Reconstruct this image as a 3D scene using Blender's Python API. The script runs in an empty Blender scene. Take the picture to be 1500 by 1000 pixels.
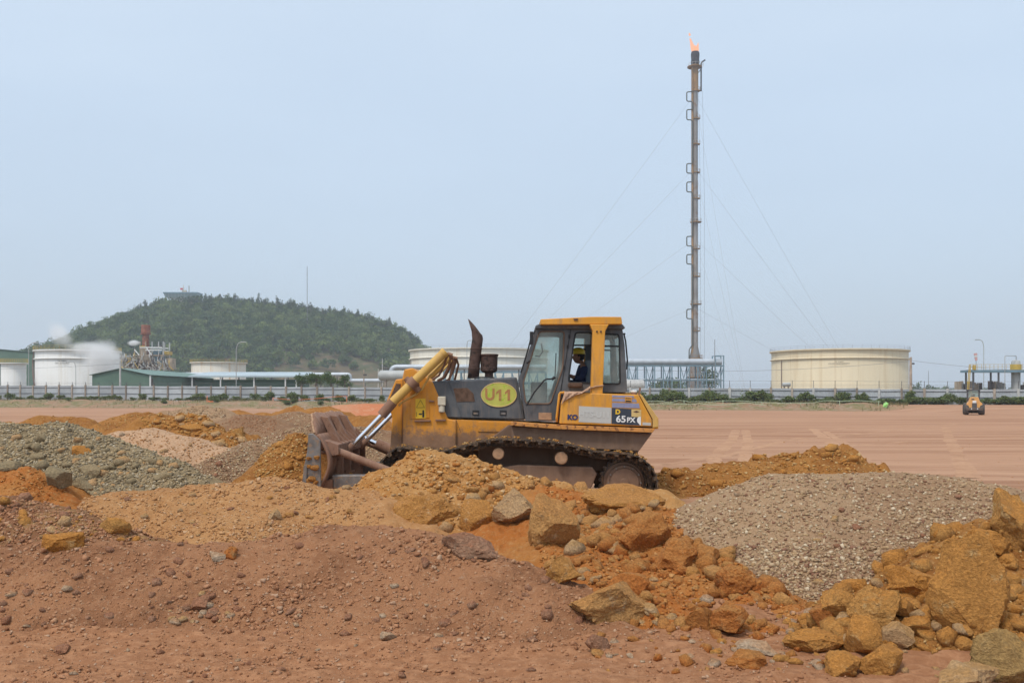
import bpy, bmesh, math, random
import numpy as np
from mathutils import Vector, Matrix, noise as mnoise

random.seed(7); RNG = np.random.default_rng(7)
SC = bpy.context.scene
COL = SC.collection

# ------------------------------------------------------------------ camera, sky, sun, exposure
F = 1458.0; HZ = 582.0; CH = 1.89            # focal length in photo pixels, horizon row, eye height
cam_d = bpy.data.cameras.new('camera'); cam = bpy.data.objects.new('camera', cam_d); COL.objects.link(cam)
cam.location = (0, 0, CH); cam.rotation_euler = (math.radians(90), 0, 0)
cam_d.sensor_width = 36.0; cam_d.lens = F / 1500.0 * 36.0
cam_d.shift_y = (HZ - 500.0) / 1500.0
cam_d.clip_start = 0.1; cam_d.clip_end = 30000
SC.camera = cam

SUN_EL, SUN_AZ = math.radians(58), math.radians(215)   # azimuth clockwise from +Y: behind the camera, to its left
world = bpy.data.worlds.new('World'); SC.world = world; world.use_nodes = True
wn, wl = world.node_tree.nodes, world.node_tree.links
wn.clear()
sky = wn.new('ShaderNodeTexSky'); sky.sky_type = 'NISHITA'; sky.sun_disc = False
sky.sun_elevation = SUN_EL; sky.sun_rotation = SUN_AZ; sky.air_density = 1.0; sky.dust_density = 4.0; sky.ozone_density = 1.5
bg1 = wn.new('ShaderNodeBackground'); bg1.inputs['Strength'].default_value = 0.05
bg2 = wn.new('ShaderNodeBackground'); bg2.inputs['Strength'].default_value = 1.0     # the even veil of high thin cloud
tc = wn.new('ShaderNodeTexCoord'); sx = wn.new('ShaderNodeSeparateXYZ'); cr = wn.new('ShaderNodeValToRGB')
mpw = wn.new('ShaderNodeMapping'); mpw.inputs['Scale'].default_value = (1.2, 1.2, 5.0)
nzw = wn.new('ShaderNodeTexNoise'); nzw.inputs['Scale'].default_value = 1.3; nzw.inputs['Detail'].default_value = 5.0
mdw = wn.new('ShaderNodeMath'); mdw.operation = 'MULTIPLY_ADD'; mdw.inputs[1].default_value = 0.26; 
wl.new(tc.outputs['Generated'], sx.inputs[0]); wl.new(tc.outputs['Generated'], mpw.inputs[0]); wl.new(mpw.outputs[0], nzw.inputs['Vector'])
wl.new(nzw.outputs['Fac'], mdw.inputs[0]); wl.new(sx.outputs['Z'], mdw.inputs[2])
wl.new(mdw.outputs[0], cr.inputs[0])
el = cr.color_ramp.elements
el[0].position = 0.05; el[0].color = (0.408, 0.480, 0.556, 1)
el[1].position = 0.62; el[1].color = (0.640, 0.730, 0.812, 1)
e = el.new(0.22); e.color = (0.434, 0.522, 0.622, 1)
e = el.new(0.42); e.color = (0.512, 0.610, 0.715, 1)
wl.new(sky.outputs[0], bg1.inputs[0]); wl.new(cr.outputs[0], bg2.inputs[0])
add = wn.new('ShaderNodeAddShader'); wo = wn.new('ShaderNodeOutputWorld')
wl.new(bg1.outputs[0], add.inputs[0]); wl.new(bg2.outputs[0], add.inputs[1]); wl.new(add.outputs[0], wo.inputs[0])

sun_d = bpy.data.lights.new('sun', 'SUN'); sun_d.energy = 2.3; sun_d.angle = math.radians(10); sun_d.color = (1.0, 0.955, 0.89)
sun = bpy.data.objects.new('sun', sun_d); COL.objects.link(sun)
sdir = Vector((math.sin(SUN_AZ) * math.cos(SUN_EL), math.cos(SUN_AZ) * math.cos(SUN_EL), math.sin(SUN_EL)))
sun.rotation_euler = (-sdir).to_track_quat('-Z', 'Y').to_euler(); sun.location = (-20, -20, 60)

SC.view_settings.view_transform = 'Standard'; SC.view_settings.look = 'None'
SC.view_settings.exposure = 0.0; SC.view_settings.gamma = 1.0
SC.view_settings.use_curve_mapping = False
SC.cycles.max_bounces = 6; SC.cycles.diffuse_bounces = 3; SC.cycles.glossy_bounces = 3
SC.cycles.transmission_bounces = 4; SC.cycles.transparent_max_bounces = 24; SC.cycles.volume_bounces = 2
SC.cycles.use_denoising = True
SC.cycles.volume_step_rate = 2.0; SC.cycles.volume_max_steps = 128

# ------------------------------------------------------------------ helpers
def P(px, py, Y):                     # where a point of the photo lies, Y metres in front of the camera
    return ((px - 750.0) * Y / F, CH - (py - HZ) * Y / F)
def P3(px, py, Y):
    x, z = P(px, py, Y); return (x, Y, z)

def hash2(ix, iy, seed):
    h = (ix * 374761393 + iy * 668265263 + seed * 1442695041) & 0xFFFFFFFF
    h = ((h ^ (h >> 13)) * 1274126177) & 0xFFFFFFFF
    return ((h ^ (h >> 16)) & 0xFFFF) / 65535.0
def vnoise(x, y, seed=0):
    x = np.asarray(x, float); y = np.asarray(y, float)
    ix = np.floor(x).astype(np.int64); iy = np.floor(y).astype(np.int64)
    fx = x - ix; fy = y - iy
    u = fx*fx*fx*(fx*(fx*6-15)+10); v = fy*fy*fy*(fy*(fy*6-15)+10)
    a = hash2(ix, iy, seed); b = hash2(ix+1, iy, seed); c = hash2(ix, iy+1, seed); d = hash2(ix+1, iy+1, seed)
    return (a*(1-u)+b*u)*(1-v) + (c*(1-u)+d*u)*v - 0.5
def fbm(x, y, seed=0, octs=4, gain=0.5):
    s = 0; a = 1.0
    for o in range(octs):
        c, sn = math.cos(0.6*o), math.sin(0.6*o)
        s = s + a * vnoise((x*c - y*sn) * 2**o, (x*sn + y*c) * 2**o, seed + 17*o); a *= gain
    return s
def sstep(a, b, x):
    t = np.clip((np.asarray(x, float) - a) / (b - a), 0, 1); return t*t*(3-2*t)

def setp(o, label=None, cat=None, group=None, kind=None):
    if label: o['label'] = label
    if cat: o['category'] = cat
    if group: o['group'] = group
    if kind: o['kind'] = kind
    return o
def link(o, parent=None):
    COL.objects.link(o)
    if parent is not None: o.parent = parent
    return o
ORIG = {}                                # world position of every thing's origin
def empty(name, loc, label, cat, group=None):
    o = bpy.data.objects.new(name, None); COL.objects.link(o); o.location = loc; o.empty_display_size = 0.2
    ORIG[o] = Vector(loc); return setp(o, label, cat, group)
def fast_mesh(name, V, T, smooth=False):
    """V (n,3), T (m,k) equal-sided faces"""
    V = np.ascontiguousarray(V, np.float32); T = np.ascontiguousarray(T, np.int32)
    me = bpy.data.meshes.new(name); k = T.shape[1]
    me.vertices.add(len(V)); me.vertices.foreach_set('co', V.ravel())
    me.loops.add(T.size); me.loops.foreach_set('vertex_index', T.ravel())
    me.polygons.add(len(T)); me.polygons.foreach_set('loop_start', np.arange(0, T.size, k, dtype=np.int32))
    me.polygons.foreach_set('loop_total', np.full(len(T), k, np.int32))
    if smooth: me.polygons.foreach_set('use_smooth', np.ones(len(T), bool))
    me.update(calc_edges=True); return me

class MB:
    def __init__(s): s.v = []; s.f = []
    def add(s, vs, fs):
        n = len(s.v); s.v += [tuple(v) for v in vs]; s.f += [tuple(i + n for i in f) for f in fs]; return s
    def box(s, x0, x1, y0, y1, z0, z1):
        return s.add([(x0,y0,z0),(x1,y0,z0),(x1,y1,z0),(x0,y1,z0),(x0,y0,z1),(x1,y0,z1),(x1,y1,z1),(x0,y1,z1)],
                     [(0,3,2,1),(4,5,6,7),(0,1,5,4),(1,2,6,5),(2,3,7,6),(3,0,4,7)])
    def bar(s, a, b, w, h=None):          # square bar from a to b
        a, b = Vector(a), Vector(b); h = h or w; d = (b - a).normalized()
        up = Vector((0,0,1)) if abs(d.z) < 0.95 else Vector((0,1,0))
        u = d.cross(up).normalized(); w2 = u.cross(d)
        vs = []
        for p in (a, b):
            for i, j in ((-1,-1),(1,-1),(1,1),(-1,1)): vs.append(p + u*(i*w/2) + w2*(j*h/2))
        return s.add(vs, [(3,2,1,0),(4,5,6,7),(0,1,5,4),(1,2,6,5),(2,3,7,6),(3,0,4,7)])
    def prism(s, poly, y0, y1):           # polygon in (x, z), any winding, extruded along y
        n = len(poly)
        area = sum(poly[i][0]*poly[(i+1)%n][1] - poly[(i+1)%n][0]*poly[i][1] for i in range(n))
        if area < 0: poly = poly[::-1]
        vs = [(x, y0, z) for x, z in poly] + [(x, y1, z) for x, z in poly]
        fs = [tuple(range(n)), tuple(range(2*n-1, n-1, -1))]
        fs += [(i, i+n, (i+1)%n+n, (i+1)%n) for i in range(n)]
        return s.add(vs, fs)
    def tube(s, pts, r, n=8, caps=True):
        pts = [Vector(p) for p in pts]; m = len(pts); rs = r if isinstance(r, (list, tuple)) else [r]*m
        vs = []; prev = None
        for i, p in enumerate(pts):
            d = (pts[min(i+1, m-1)] - pts[max(i-1, 0)]).normalized()
            if prev is None:
                up = Vector((0,0,1)) if abs(d.z) < 0.9 else Vector((0,1,0))
                u = d.cross(up).normalized()
            else:
                u = (prev - d * prev.dot(d)).normalized()
            prev = u; w = d.cross(u)
            for k in range(n):
                a = 2*math.pi*k/n; vs.append(p + (u*math.cos(a) + w*math.sin(a)) * rs[i])
        fs = [(i*n+k, i*n+(k+1)%n, (i+1)*n+(k+1)%n, (i+1)*n+k) for i in range(m-1) for k in range(n)]
        if caps: fs += [tuple(range(n-1, -1, -1)), tuple(range((m-1)*n, m*n))]
        return s.add(vs, fs)
    def lathe(s, c, prof, n=24, axis='z', caps=True):      # prof: (radius, height) list
        vs = []
        for r, h in prof:
            for k in range(n):
                a = 2*math.pi*k/n
                if axis == 'z': vs.append((c[0]+r*math.cos(a), c[1]+r*math.sin(a), c[2]+h))
                elif axis == 'y': vs.append((c[0]+r*math.cos(a), c[1]+h, c[2]-r*math.sin(a)))
                else: vs.append((c[0]+h, c[1]+r*math.cos(a), c[2]+r*math.sin(a)))
        m = len(prof)
        fs = [(i*n+k, i*n+(k+1)%n, (i+1)*n+(k+1)%n, (i+1)*n+k) for i in range(m-1) for k in range(n)]
        if caps: fs += [tuple(range(n-1, -1, -1)), tuple(range((m-1)*n, m*n))]
        return s.add(vs, fs)
    def holes(s, outer, holes, y0, y1):   # plate in the xz plane with openings
        bm = bmesh.new(); E = []
        for lp in [outer] + holes:
            vv = [bm.verts.new((x, y0, z)) for x, z in lp]
            E += [bm.edges.new((vv[i], vv[(i+1) % len(vv)])) for i in range(len(vv))]
        bmesh.ops.triangle_fill(bm, use_beauty=True, use_dissolve=False, edges=E)
        bm.verts.index_update(); n = len(bm.verts)
        V = [v.co.copy() for v in bm.verts]; fs = []
        for f in bm.faces:
            idx = [v.index for v in f.verts]
            if f.normal.y > 0: idx = idx[::-1]
            fs.append(tuple(idx)); fs.append(tuple(i + n for i in reversed(idx)))
        k = 0
        for lp in [outer] + holes:
            m = len(lp)
            fs += [(k+i, k+i+n, k+(i+1) % m+n, k+(i+1) % m) for i in range(m)]; k += m
        vs = [(v.x, y0, v.z) for v in V] + [(v.x, y1, v.z) for v in V]
        bm.free(); return s.add(vs, fs)
    def build(s, name, mat, parent=None, smooth=False, bevel=0, origin=None, angle=35):
        o0 = ORIG.get(parent, Vector((0,0,0))) if parent is not None else Vector(origin or (0,0,0))
        me = bpy.data.meshes.new(name)
        me.from_pydata([(x-o0.x, y-o0.y, z-o0.z) for x, y, z in s.v], [], s.f)
        bm = bmesh.new(); bm.from_mesh(me); bmesh.ops.recalc_face_normals(bm, faces=bm.faces); bm.to_mesh(me); bm.free()
        if smooth:
            for p in me.polygons: p.use_smooth = True
            me.set_sharp_from_angle(angle=math.radians(angle))
        me.update(); me.materials.append(mat)
        o = bpy.data.objects.new(name, me); link(o, parent)
        if parent is None: o.location = o0; ORIG[o] = o0
        else: ORIG[o] = o0               # part origins coincide with their thing's origin
        if bevel:
            b = o.modifiers.new('bevel', 'BEVEL'); b.width = bevel; b.segments = 2; b.limit_method = 'ANGLE'; b.angle_limit = math.radians(40)
        return o
def fillet(poly, r, n=4):
    out = []; m = len(poly)
    for i in range(m):
        p = Vector(poly[i]); a = Vector(poly[i-1]) - p; b = Vector(poly[(i+1) % m]) - p
        rr = min(r, a.length*0.45, b.length*0.45); a = a.normalized()*rr; b = b.normalized()*rr
        for k in range(n+1):
            t = k/n; q = (p+a)*(1-t)**2 + p*2*t*(1-t) + (p+b)*t*t; out.append((q.x, q.y))
    return out
def px_poly(pts, Y): return [P(a, b, Y) for a, b in pts]

# ------------------------------------------------------------------ materials
MATS = {}
def nodes_of(m): return m.node_tree.nodes, m.node_tree.links
def base_mat(name, rough=0.8, metal=0.0, spec=0.3):
    m = bpy.data.materials.new(name); m.use_nodes = True
    b = m.node_tree.nodes['Principled BSDF']; b.inputs['Roughness'].default_value = rough
    b.inputs['Metallic'].default_value = metal; b.inputs['Specular IOR Level'].default_value = spec
    MATS[name] = m; return m, b
def mixc(N, L, fac, a, b):
    mx = N.new('ShaderNodeMix'); mx.data_type = 'RGBA'
    for sock, v in ((0, fac), (6, a), (7, b)):
        if hasattr(v, 'is_linked'): L.new(v, mx.inputs[sock])
        elif sock == 0: mx.inputs[0].default_value = v
        else: mx.inputs[sock].default_value = (*v, 1)
    return mx.outputs[2]
def noise(N, L, scale, detail=4, vec=None, rough=0.55, stretch=None):
    t = N.new('ShaderNodeTexNoise'); t.inputs['Scale'].default_value = scale; t.inputs['Detail'].default_value = detail; t.inputs['Roughness'].default_value = rough
    if vec is None: vec = N.new('ShaderNodeNewGeometry').outputs['Position']
    if stretch:
        mp = N.new('ShaderNodeMapping'); mp.inputs['Scale'].default_value = stretch; L.new(vec, mp.inputs[0]); vec = mp.outputs[0]
    L.new(vec, t.inputs['Vector']); return t.outputs['Fac']
def ramp(N, L, v, a, b, lo=0.0, hi=1.0):
    r = N.new('ShaderNodeMapRange'); r.interpolation_type = 'SMOOTHSTEP'
    r.inputs[1].default_value = a; r.inputs[2].default_value = b; r.inputs[3].default_value = lo; r.inputs[4].default_value = hi
    L.new(v, r.inputs[0]); return r.outputs[0]
def math_n(N, L, op, a, b=None):
    n = N.new('ShaderNodeMath'); n.operation = op
    for i, v in enumerate((a, b)):
        if v is None: continue
        if hasattr(v, 'is_linked'): L.new(v, n.inputs[i])
        else: n.inputs[i].default_value = v
    return n.outputs[0]
def bump(N, L, b, h, strength=0.5, dist=0.02):
    bp = N.new('ShaderNodeBump'); bp.inputs['Strength'].default_value = strength; bp.inputs['Distance'].default_value = dist
    L.new(h, bp.inputs['Height']); L.new(bp.outputs[0], b.inputs['Normal'])

def tone(c, g=(0.84, 0.81, 0.76)): return None if c is None else tuple(x*y for x, y in zip(c, g))
def soil(name, c1, c2, c3, big=0.9, fine=14.0, speck=None, bdist=0.03, blend=(0.42, 0.62)):
    """loose earth: two broad tones, a finer third, pale grains"""
    c1, c2, c3, speck = tone(c1), tone(c2), tone(c3), tone(speck)
    m, b = base_mat(name, 0.95, 0, 0.1); N, L = nodes_of(m)
    pos = N.new('ShaderNodeNewGeometry').outputs['Position']
    n1 = noise(N, L, big, 6, pos, 0.62); n2 = noise(N, L, fine, 6, pos, 0.7); n3 = noise(N, L, fine*5, 3, pos, 0.6)
    c = mixc(N, L, ramp(N, L, n1, *blend), c1, c2)
    c = mixc(N, L, ramp(N, L, n2, 0.48, 0.72), c, c3)
    if speck:
        vo = N.new('ShaderNodeTexVoronoi'); vo.inputs['Scale'].default_value = fine*2.2; L.new(pos, vo.inputs['Vector'])
        msk = math_n(N, L, 'MULTIPLY', ramp(N, L, vo.outputs['Distance'], 0.30, 0.16), ramp(N, L, n2, 0.5, 0.6))
        c = mixc(N, L, msk, c, speck)
    L.new(c, b.inputs['Base Color'])
    h = math_n(N, L, 'ADD', n2, math_n(N, L, 'MULTIPLY', n3, 0.35))
    bump(N, L, b, h, 0.9, bdist); return m
def rockmat(name, c1, c2, c3, dust=None, per='object'):
    c1, c2, c3, dust = tone(c1), tone(c2), tone(c3), tone(dust)
    m, b = base_mat(name, 0.9, 0, 0.2); N, L = nodes_of(m)
    g = N.new('ShaderNodeNewGeometry'); pos = g.outputs['Position']
    rnd = N.new('ShaderNodeObjectInfo').outputs['Random'] if per == 'object' else g.outputs['Random Per Island']
    c = mixc(N, L, rnd, c1, c2)
    n1 = noise(N, L, 5.0, 8, pos, 0.72); n2 = noise(N, L, 45.0, 5, pos, 0.65)
    c = mixc(N, L, ramp(N, L, n1, 0.56, 0.70), c, c3)
    if dust: 
        up = N.new('ShaderNodeSeparateXYZ'); L.new(g.outputs['Normal'], up.inputs[0])
        c = mixc(N, L, math_n(N, L, 'MULTIPLY', ramp(N, L, up.outputs['Z'], 0.1, 0.9), ramp(N, L, n1, 0.3, 0.55)), c, dust)
    c2_ = mixc(N, L, ramp(N, L, n2, 0.35, 0.75), (0.0, 0.0, 0.0), (1, 1, 1))
    mx = N.new('ShaderNodeMix'); mx.data_type = 'RGBA'; mx.blend_type = 'OVERLAY'; mx.inputs[0].default_value = 0.25
    L.new(c, mx.inputs[6]); L.new(c2_, mx.inputs[7]); L.new(mx.outputs[2], b.inputs['Base Color'])
    vo = N.new('ShaderNodeTexVoronoi'); vo.feature = 'DISTANCE_TO_EDGE'; vo.inputs['Scale'].default_value = 5.5     # cracks and joints
    wv = N.new('ShaderNodeVectorMath'); wv.operation = 'MULTIPLY_ADD'; nv = N.new('ShaderNodeTexNoise'); nv.inputs['Scale'].default_value = 7.0; L.new(pos, nv.inputs['Vector'])
    L.new(nv.outputs['Color'], wv.inputs[0]); wv.inputs[1].default_value = (0.22, 0.22, 0.22); L.new(pos, wv.inputs[2]); L.new(wv.outputs[0], vo.inputs['Vector'])
    crack = math_n(N, L, 'MULTIPLY', ramp(N, L, vo.outputs['Distance'], 0.022, 0.0), ramp(N, L, n1, 0.54, 0.66))
    L.new(mixc(N, L, math_n(N, L, 'MULTIPLY', crack, 0.3), mx.outputs[2], tuple(x*0.38 for x in c1)), b.inputs['Base Color'])
    hgt = math_n(N, L, 'SUBTRACT', math_n(N, L, 'ADD', n2, math_n(N, L, 'MULTIPLY', n1, 1.8)), math_n(N, L, 'MULTIPLY', crack, 0.4))
    bump(N, L, b, hgt, 0.9, 0.03); return m
def pebmat(name, cols):
    cols = [tone(c) for c in cols]
    m, b = base_mat(name, 0.9, 0, 0.2); N, L = nodes_of(m)
    g = N.new('ShaderNodeNewGeometry'); r = N.new('ShaderNodeValToRGB'); r.color_ramp.interpolation = 'CONSTANT'
    L.new(g.outputs['Random Per Island'], r.inputs[0]); el = r.color_ramp.elements
    el[0].position = 0; el[0].color = (*cols[0], 1); el[1].position = 1.0/len(cols); el[1].color = (*cols[1], 1)
    for i in range(2, len(cols)):
        e = el.new(i/len(cols)); e.color = (*cols[i], 1)
    L.new(r.outputs[0], b.inputs['Base Color']); return m
def plain(name, col, rough=0.7, metal=0.0, var=0.12, scale=3.0, dirt=None, dirt_amt=(0.55, 0.75), spec=0.3, objvar=0.0):
    m, b = base_mat(name, rough, metal, spec); N, L = nodes_of(m)
    n1 = noise(N, L, scale, 5)
    c = mixc(N, L, ramp(N, L, n1, 0.3, 0.7), tuple(x*(1-var) for x in col), tuple(min(1, x*(1+var)) for x in col))
    if objvar:
        hv = N.new('ShaderNodeHueSaturation'); rr = N.new('ShaderNodeObjectInfo').outputs['Random']
        L.new(ramp(N, L, rr, 0, 1, 1-objvar, 1+objvar), hv.inputs['Value']); L.new(c, hv.inputs['Color']); c = hv.outputs[0]
    if dirt:
        n2 = noise(N, L, scale*2.3, 6, rough=0.68); c = mixc(N, L, ramp(N, L, n2, *dirt_amt), c, dirt)
    L.new(c, b.inputs['Base Color']); return m
# ------------------------------------------------------------------ ground
FL = np.array([-750/F*203, 203.0]); FR = np.array([750/F*146, 146.0])     # the fence line, far end and near end
FD = (FR - FL) / np.linalg.norm(FR - FL); FN = np.array([FD[1], -FD[0]])   # along it; towards the camera
if FN[1] > 0: FN = -FN
def fence_s(x, y): return (x - FL[0])*FN[0] + (y - FL[1])*FN[1]            # metres in front of the fence
def ground_z(x, y):
    x = np.asarray(x, float); y = np.asarray(y, float)
    s = fence_s(x, y); s = s + 1.6*fbm(x*0.15, y*0.15, 5, 3)
    bank = (0.95 + 0.40*sstep(10, -100, x))*sstep(15, 6.5, s); rampz = 0.85*sstep(46, 2, s)
    w = sstep(50, 58, x)
    z = bank*(1-w) + rampz*w
    z = z + 0.45*sstep(16, 9, s)*sstep(1.5, 5, s)*fbm(x*0.5, y*0.5, 9, 4)*(1-w)
    near = sstep(60, 12, y)
    z = z + near*(0.05*fbm(x*0.45, y*0.45, 2, 4)) + sstep(400, 60, y)*0.05*fbm(x*0.06, y*0.06, 4, 3)
    # ruts left by the machine on the near strip
    nn = sstep(13, 9, y)
    z = z + nn*(0.022*np.sin((y*5.2 + 0.55*x + 2.2*fbm(x*0.5, y*0.5, 31, 3)))*(0.5+fbm(x*0.7, y*0.9, 33, 3)) + 0.06*fbm(x*2.2, y*4.5, 12, 5, 0.6) + 0.045*np.abs(vnoise(x*6, y*8, 14))*sstep(-0.1, 0.2, fbm(x*0.8, y*0.8, 15, 2)))
    return z
def ground_mesh():
    d = np.concatenate([np.geomspace(3.2, 30, 330), np.geomspace(30.4, 320, 260), np.geomspace(335, 3000, 24)])
    u = np.linspace(-1, 1, 420)
    D, U = np.meshgrid(d, u, indexing='ij'); X = U*(D*0.78 + 3.0); Y = D
    Z = ground_z(X, Y)
    V = np.stack([X, Y, Z], -1).reshape(-1, 3); r, c = D.shape
    i = np.arange(r*c).reshape(r, c)
    T = np.stack([i[:-1,:-1], i[:-1,1:], i[1:,1:], i[1:,:-1]], -1).reshape(-1, 4)
    return fast_mesh('ground', V, T, True)
m, b = base_mat('field_earth', 0.95, 0, 0.1); N, L = nodes_of(m)
pos = N.new('ShaderNodeNewGeometry').outputs['Position']; sxy = N.new('ShaderNodeSeparateXYZ'); L.new(pos, sxy.inputs[0])
n1 = noise(N, L, 1.0, 7, pos, 0.62, (0.035, 0.55, 0.3)); n2 = noise(N, L, 1.0, 5, pos, 0.6, (0.02, 0.09, 0.1)); n3 = noise(N, L, 9.0, 7, pos, 0.7); n4 = noise(N, L, 1.0, 5, pos, 0.6, (0.25, 2.6, 1.0))
c = mixc(N, L, ramp(N, L, n1, 0.38, 0.64), (0.300, 0.156, 0.090), (0.432, 0.252, 0.156))
c = mixc(N, L, ramp(N, L, n2, 0.45, 0.66), c, (0.405, 0.230, 0.140))
c = mixc(N, L, math_n(N, L, 'MULTIPLY', ramp(N, L, n4, 0.50, 0.70), 0.55), c, (0.268, 0.138, 0.074))
near_c = mixc(N, L, ramp(N, L, n3, 0.40, 0.66), (0.285, 0.130, 0.062), (0.385, 0.192, 0.098))
c = mixc(N, L, ramp(N, L, sxy.outputs['Y'], 22.0, 11.5), c, near_c)
# grassy, stony strip of the bank and the yard behind the fence
fs = math_n(N, L, 'ADD', math_n(N, L, 'ADD', math_n(N, L, 'MULTIPLY', sxy.outputs['X'], float(FN[0])), math_n(N, L, 'MULTIPLY', sxy.outputs['Y'], float(FN[1]))), float(-(FL @ FN)))
nb = noise(N, L, 0.35, 6, pos, 0.65); nb2 = noise(N, L, 1.6, 5, pos, 0.65)
bank_c = mixc(N, L, ramp(N, L, nb, 0.42, 0.58), (0.270, 0.165, 0.098), (0.165, 0.145, 0.062))
bank_c = mixc(N, L, ramp(N, L, nb2, 0.48, 0.66), bank_c, (0.30, 0.225, 0.16))
fs_n = math_n(N, L, 'ADD', fs, math_n(N, L, 'MULTIPLY', math_n(N, L, 'SUBTRACT', nb, 0.5), 9.0))
bmask = math_n(N, L, 'MULTIPLY', ramp(N, L, fs_n, 16.5, 13.5), ramp(N, L, sxy.outputs['X'], 58.0, 50.0))
bmask = math_n(N, L, 'MAXIMUM', bmask, ramp(N, L, fs, 2.5, 1.0))
c = mixc(N, L, bmask, c, bank_c)
L.new(c, b.inputs['Base Color']); bump(N, L, b, math_n(N, L, 'ADD', n3, math_n(N, L, 'MULTIPLY', n4, 0.8)), 0.8, 0.05)
me = ground_mesh(); me.materials.append(m)
ground = link(bpy.data.objects.new('ground', me)); setp(ground, kind='structure')
ground['label'] = 'wide flat field of pinkish graded earth with wheel marks'

# ------------------------------------------------------------------ mounds of earth
SO = {}
SO['brown']   = soil('soil_brown', (0.400, 0.198, 0.104), (0.275, 0.130, 0.068), (0.455, 0.250, 0.142), 0.9, 15, (0.44, 0.29, 0.20), 0.045)
SO['tan']     = soil('soil_tan', (0.475, 0.255, 0.112), (0.420, 0.215, 0.092), (0.54, 0.320, 0.16), 0.9, 15, (0.58, 0.42, 0.27), 0.035)
SO['yellow']  = soil('soil_yellow', (0.500, 0.268, 0.102), (0.430, 0.200, 0.060), (0.56, 0.345, 0.165), 1.3, 13, (0.60, 0.42, 0.24), 0.045)
SO['orange']  = soil('soil_orange', (0.425, 0.150, 0.038), (0.450, 0.200, 0.062), (0.48, 0.25, 0.10), 1.2, 13, None, 0.045)
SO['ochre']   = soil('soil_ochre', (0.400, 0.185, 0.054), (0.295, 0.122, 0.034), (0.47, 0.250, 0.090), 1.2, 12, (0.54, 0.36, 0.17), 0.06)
SO['grey']    = soil('soil_grey', (0.320, 0.240, 0.142), (0.240, 0.185, 0.112), (0.39, 0.305, 0.19), 1.0, 14, (0.48, 0.42, 0.32), 0.04)
SO['gravel']  = soil('soil_gravel', (0.390, 0.258, 0.158), (0.300, 0.185, 0.112), (0.44, 0.315, 0.205), 0.7, 16, (0.58, 0.49, 0.37), 0.03, (0.40, 0.66))
SO['pale']    = soil('soil_pale', (0.520, 0.335, 0.215), (0.45, 0.275, 0.165), (0.59, 0.42, 0.29), 0.8, 12, (0.64, 0.52, 0.41), 0.04)
SO['mixed']   = soil('soil_mixed', (0.250, 0.120, 0.066), (0.340, 0.195, 0.085), (0.38, 0.235, 0.12), 1.6, 13, (0.54, 0.41, 0.26), 0.045)
SO['umber']   = soil('soil_umber', (0.270, 0.155, 0.092), (0.315, 0.200, 0.122), (0.37, 0.245, 0.155), 1.0, 12, (0.48, 0.38, 0.28), 0.05)
SO['red']     = soil('soil_red', (0.52, 0.195, 0.095), (0.50, 0.245, 0.140), (0.55, 0.30, 0.185), 0.2, 2.0, None, 0.06)

class Mound:
    def __init__(s, key, label, pts, slope, r, rough, seed, lump=0.0, cell=0.0026):
        s.key, s.label, s.slope, s.r, s.rough, s.seed, s.lump, s.cell = key, label, slope, r, rough, seed, lump, cell
        s.pts = [(P(a, b, d)[0], d, P(a, b, d)[1]) for a, b, d in pts]
        s.dm = min(p[1] for p in s.pts)
        reach = max(p[2] for p in s.pts)/slope + r + 0.5
        s.bb = (min(p[0] for p in s.pts)-reach, max(p[0] for p in s.pts)+reach, min(p[1] for p in s.pts)-reach, max(p[1] for p in s.pts)+reach)
    def h(s, X, Y):
        k = s.dm/10.0
        wx = X + 0.22*s.rough*k*fbm(X*1.1/k, Y*1.1/k, s.seed, 3); wy = Y + 0.22*s.rough*k*fbm(X*1.1/k, Y*1.1/k, s.seed+50, 3)
        best = np.full(np.shape(X), -9.0)
        for (x0,y0,z0), (x1,y1,z1) in zip(s.pts[:-1], s.pts[1:]):
            dx, dy = x1-x0, y1-y0; t = np.clip(((wx-x0)*dx + (wy-y0)*dy)/(dx*dx+dy*dy), 0, 1)
            dist = np.sqrt((wx-x0-t*dx)**2 + (wy-y0-t*dy)**2)
            best = np.maximum(best, z0+(z1-z0)*t - s.slope*(np.sqrt(dist*dist + s.r*s.r) - s.r))
        n = 0.10*fbm(X*1.3/k, Y*1.3/k, s.seed+3, 3) + 0.045*fbm(X*5.5/k, Y*5.5/k, s.seed+5, 4, 0.6)
        cl = sstep(-0.15, 0.20, fbm(X*0.9/k, Y*0.9/k, s.seed+21, 2))
        n = n + cl*(0.085*np.abs(vnoise(X*5.0/k, Y*5.0/k, s.seed+23)) + 0.060*np.abs(vnoise(X*10.5/k+3, Y*10.5/k, s.seed+25)) + 0.035*np.abs(vnoise(X*21/k, Y*21/k, s.seed+27)))
        if s.lump: n = n + s.lump*np.maximum(0, vnoise(X*4.3/k, Y*4.3/k, s.seed+9))**1.5 + s.lump*0.6*np.maximum(0, vnoise(X*9/k, Y*9/k, s.seed+11))**1.5
        return best + s.rough*k*n
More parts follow.
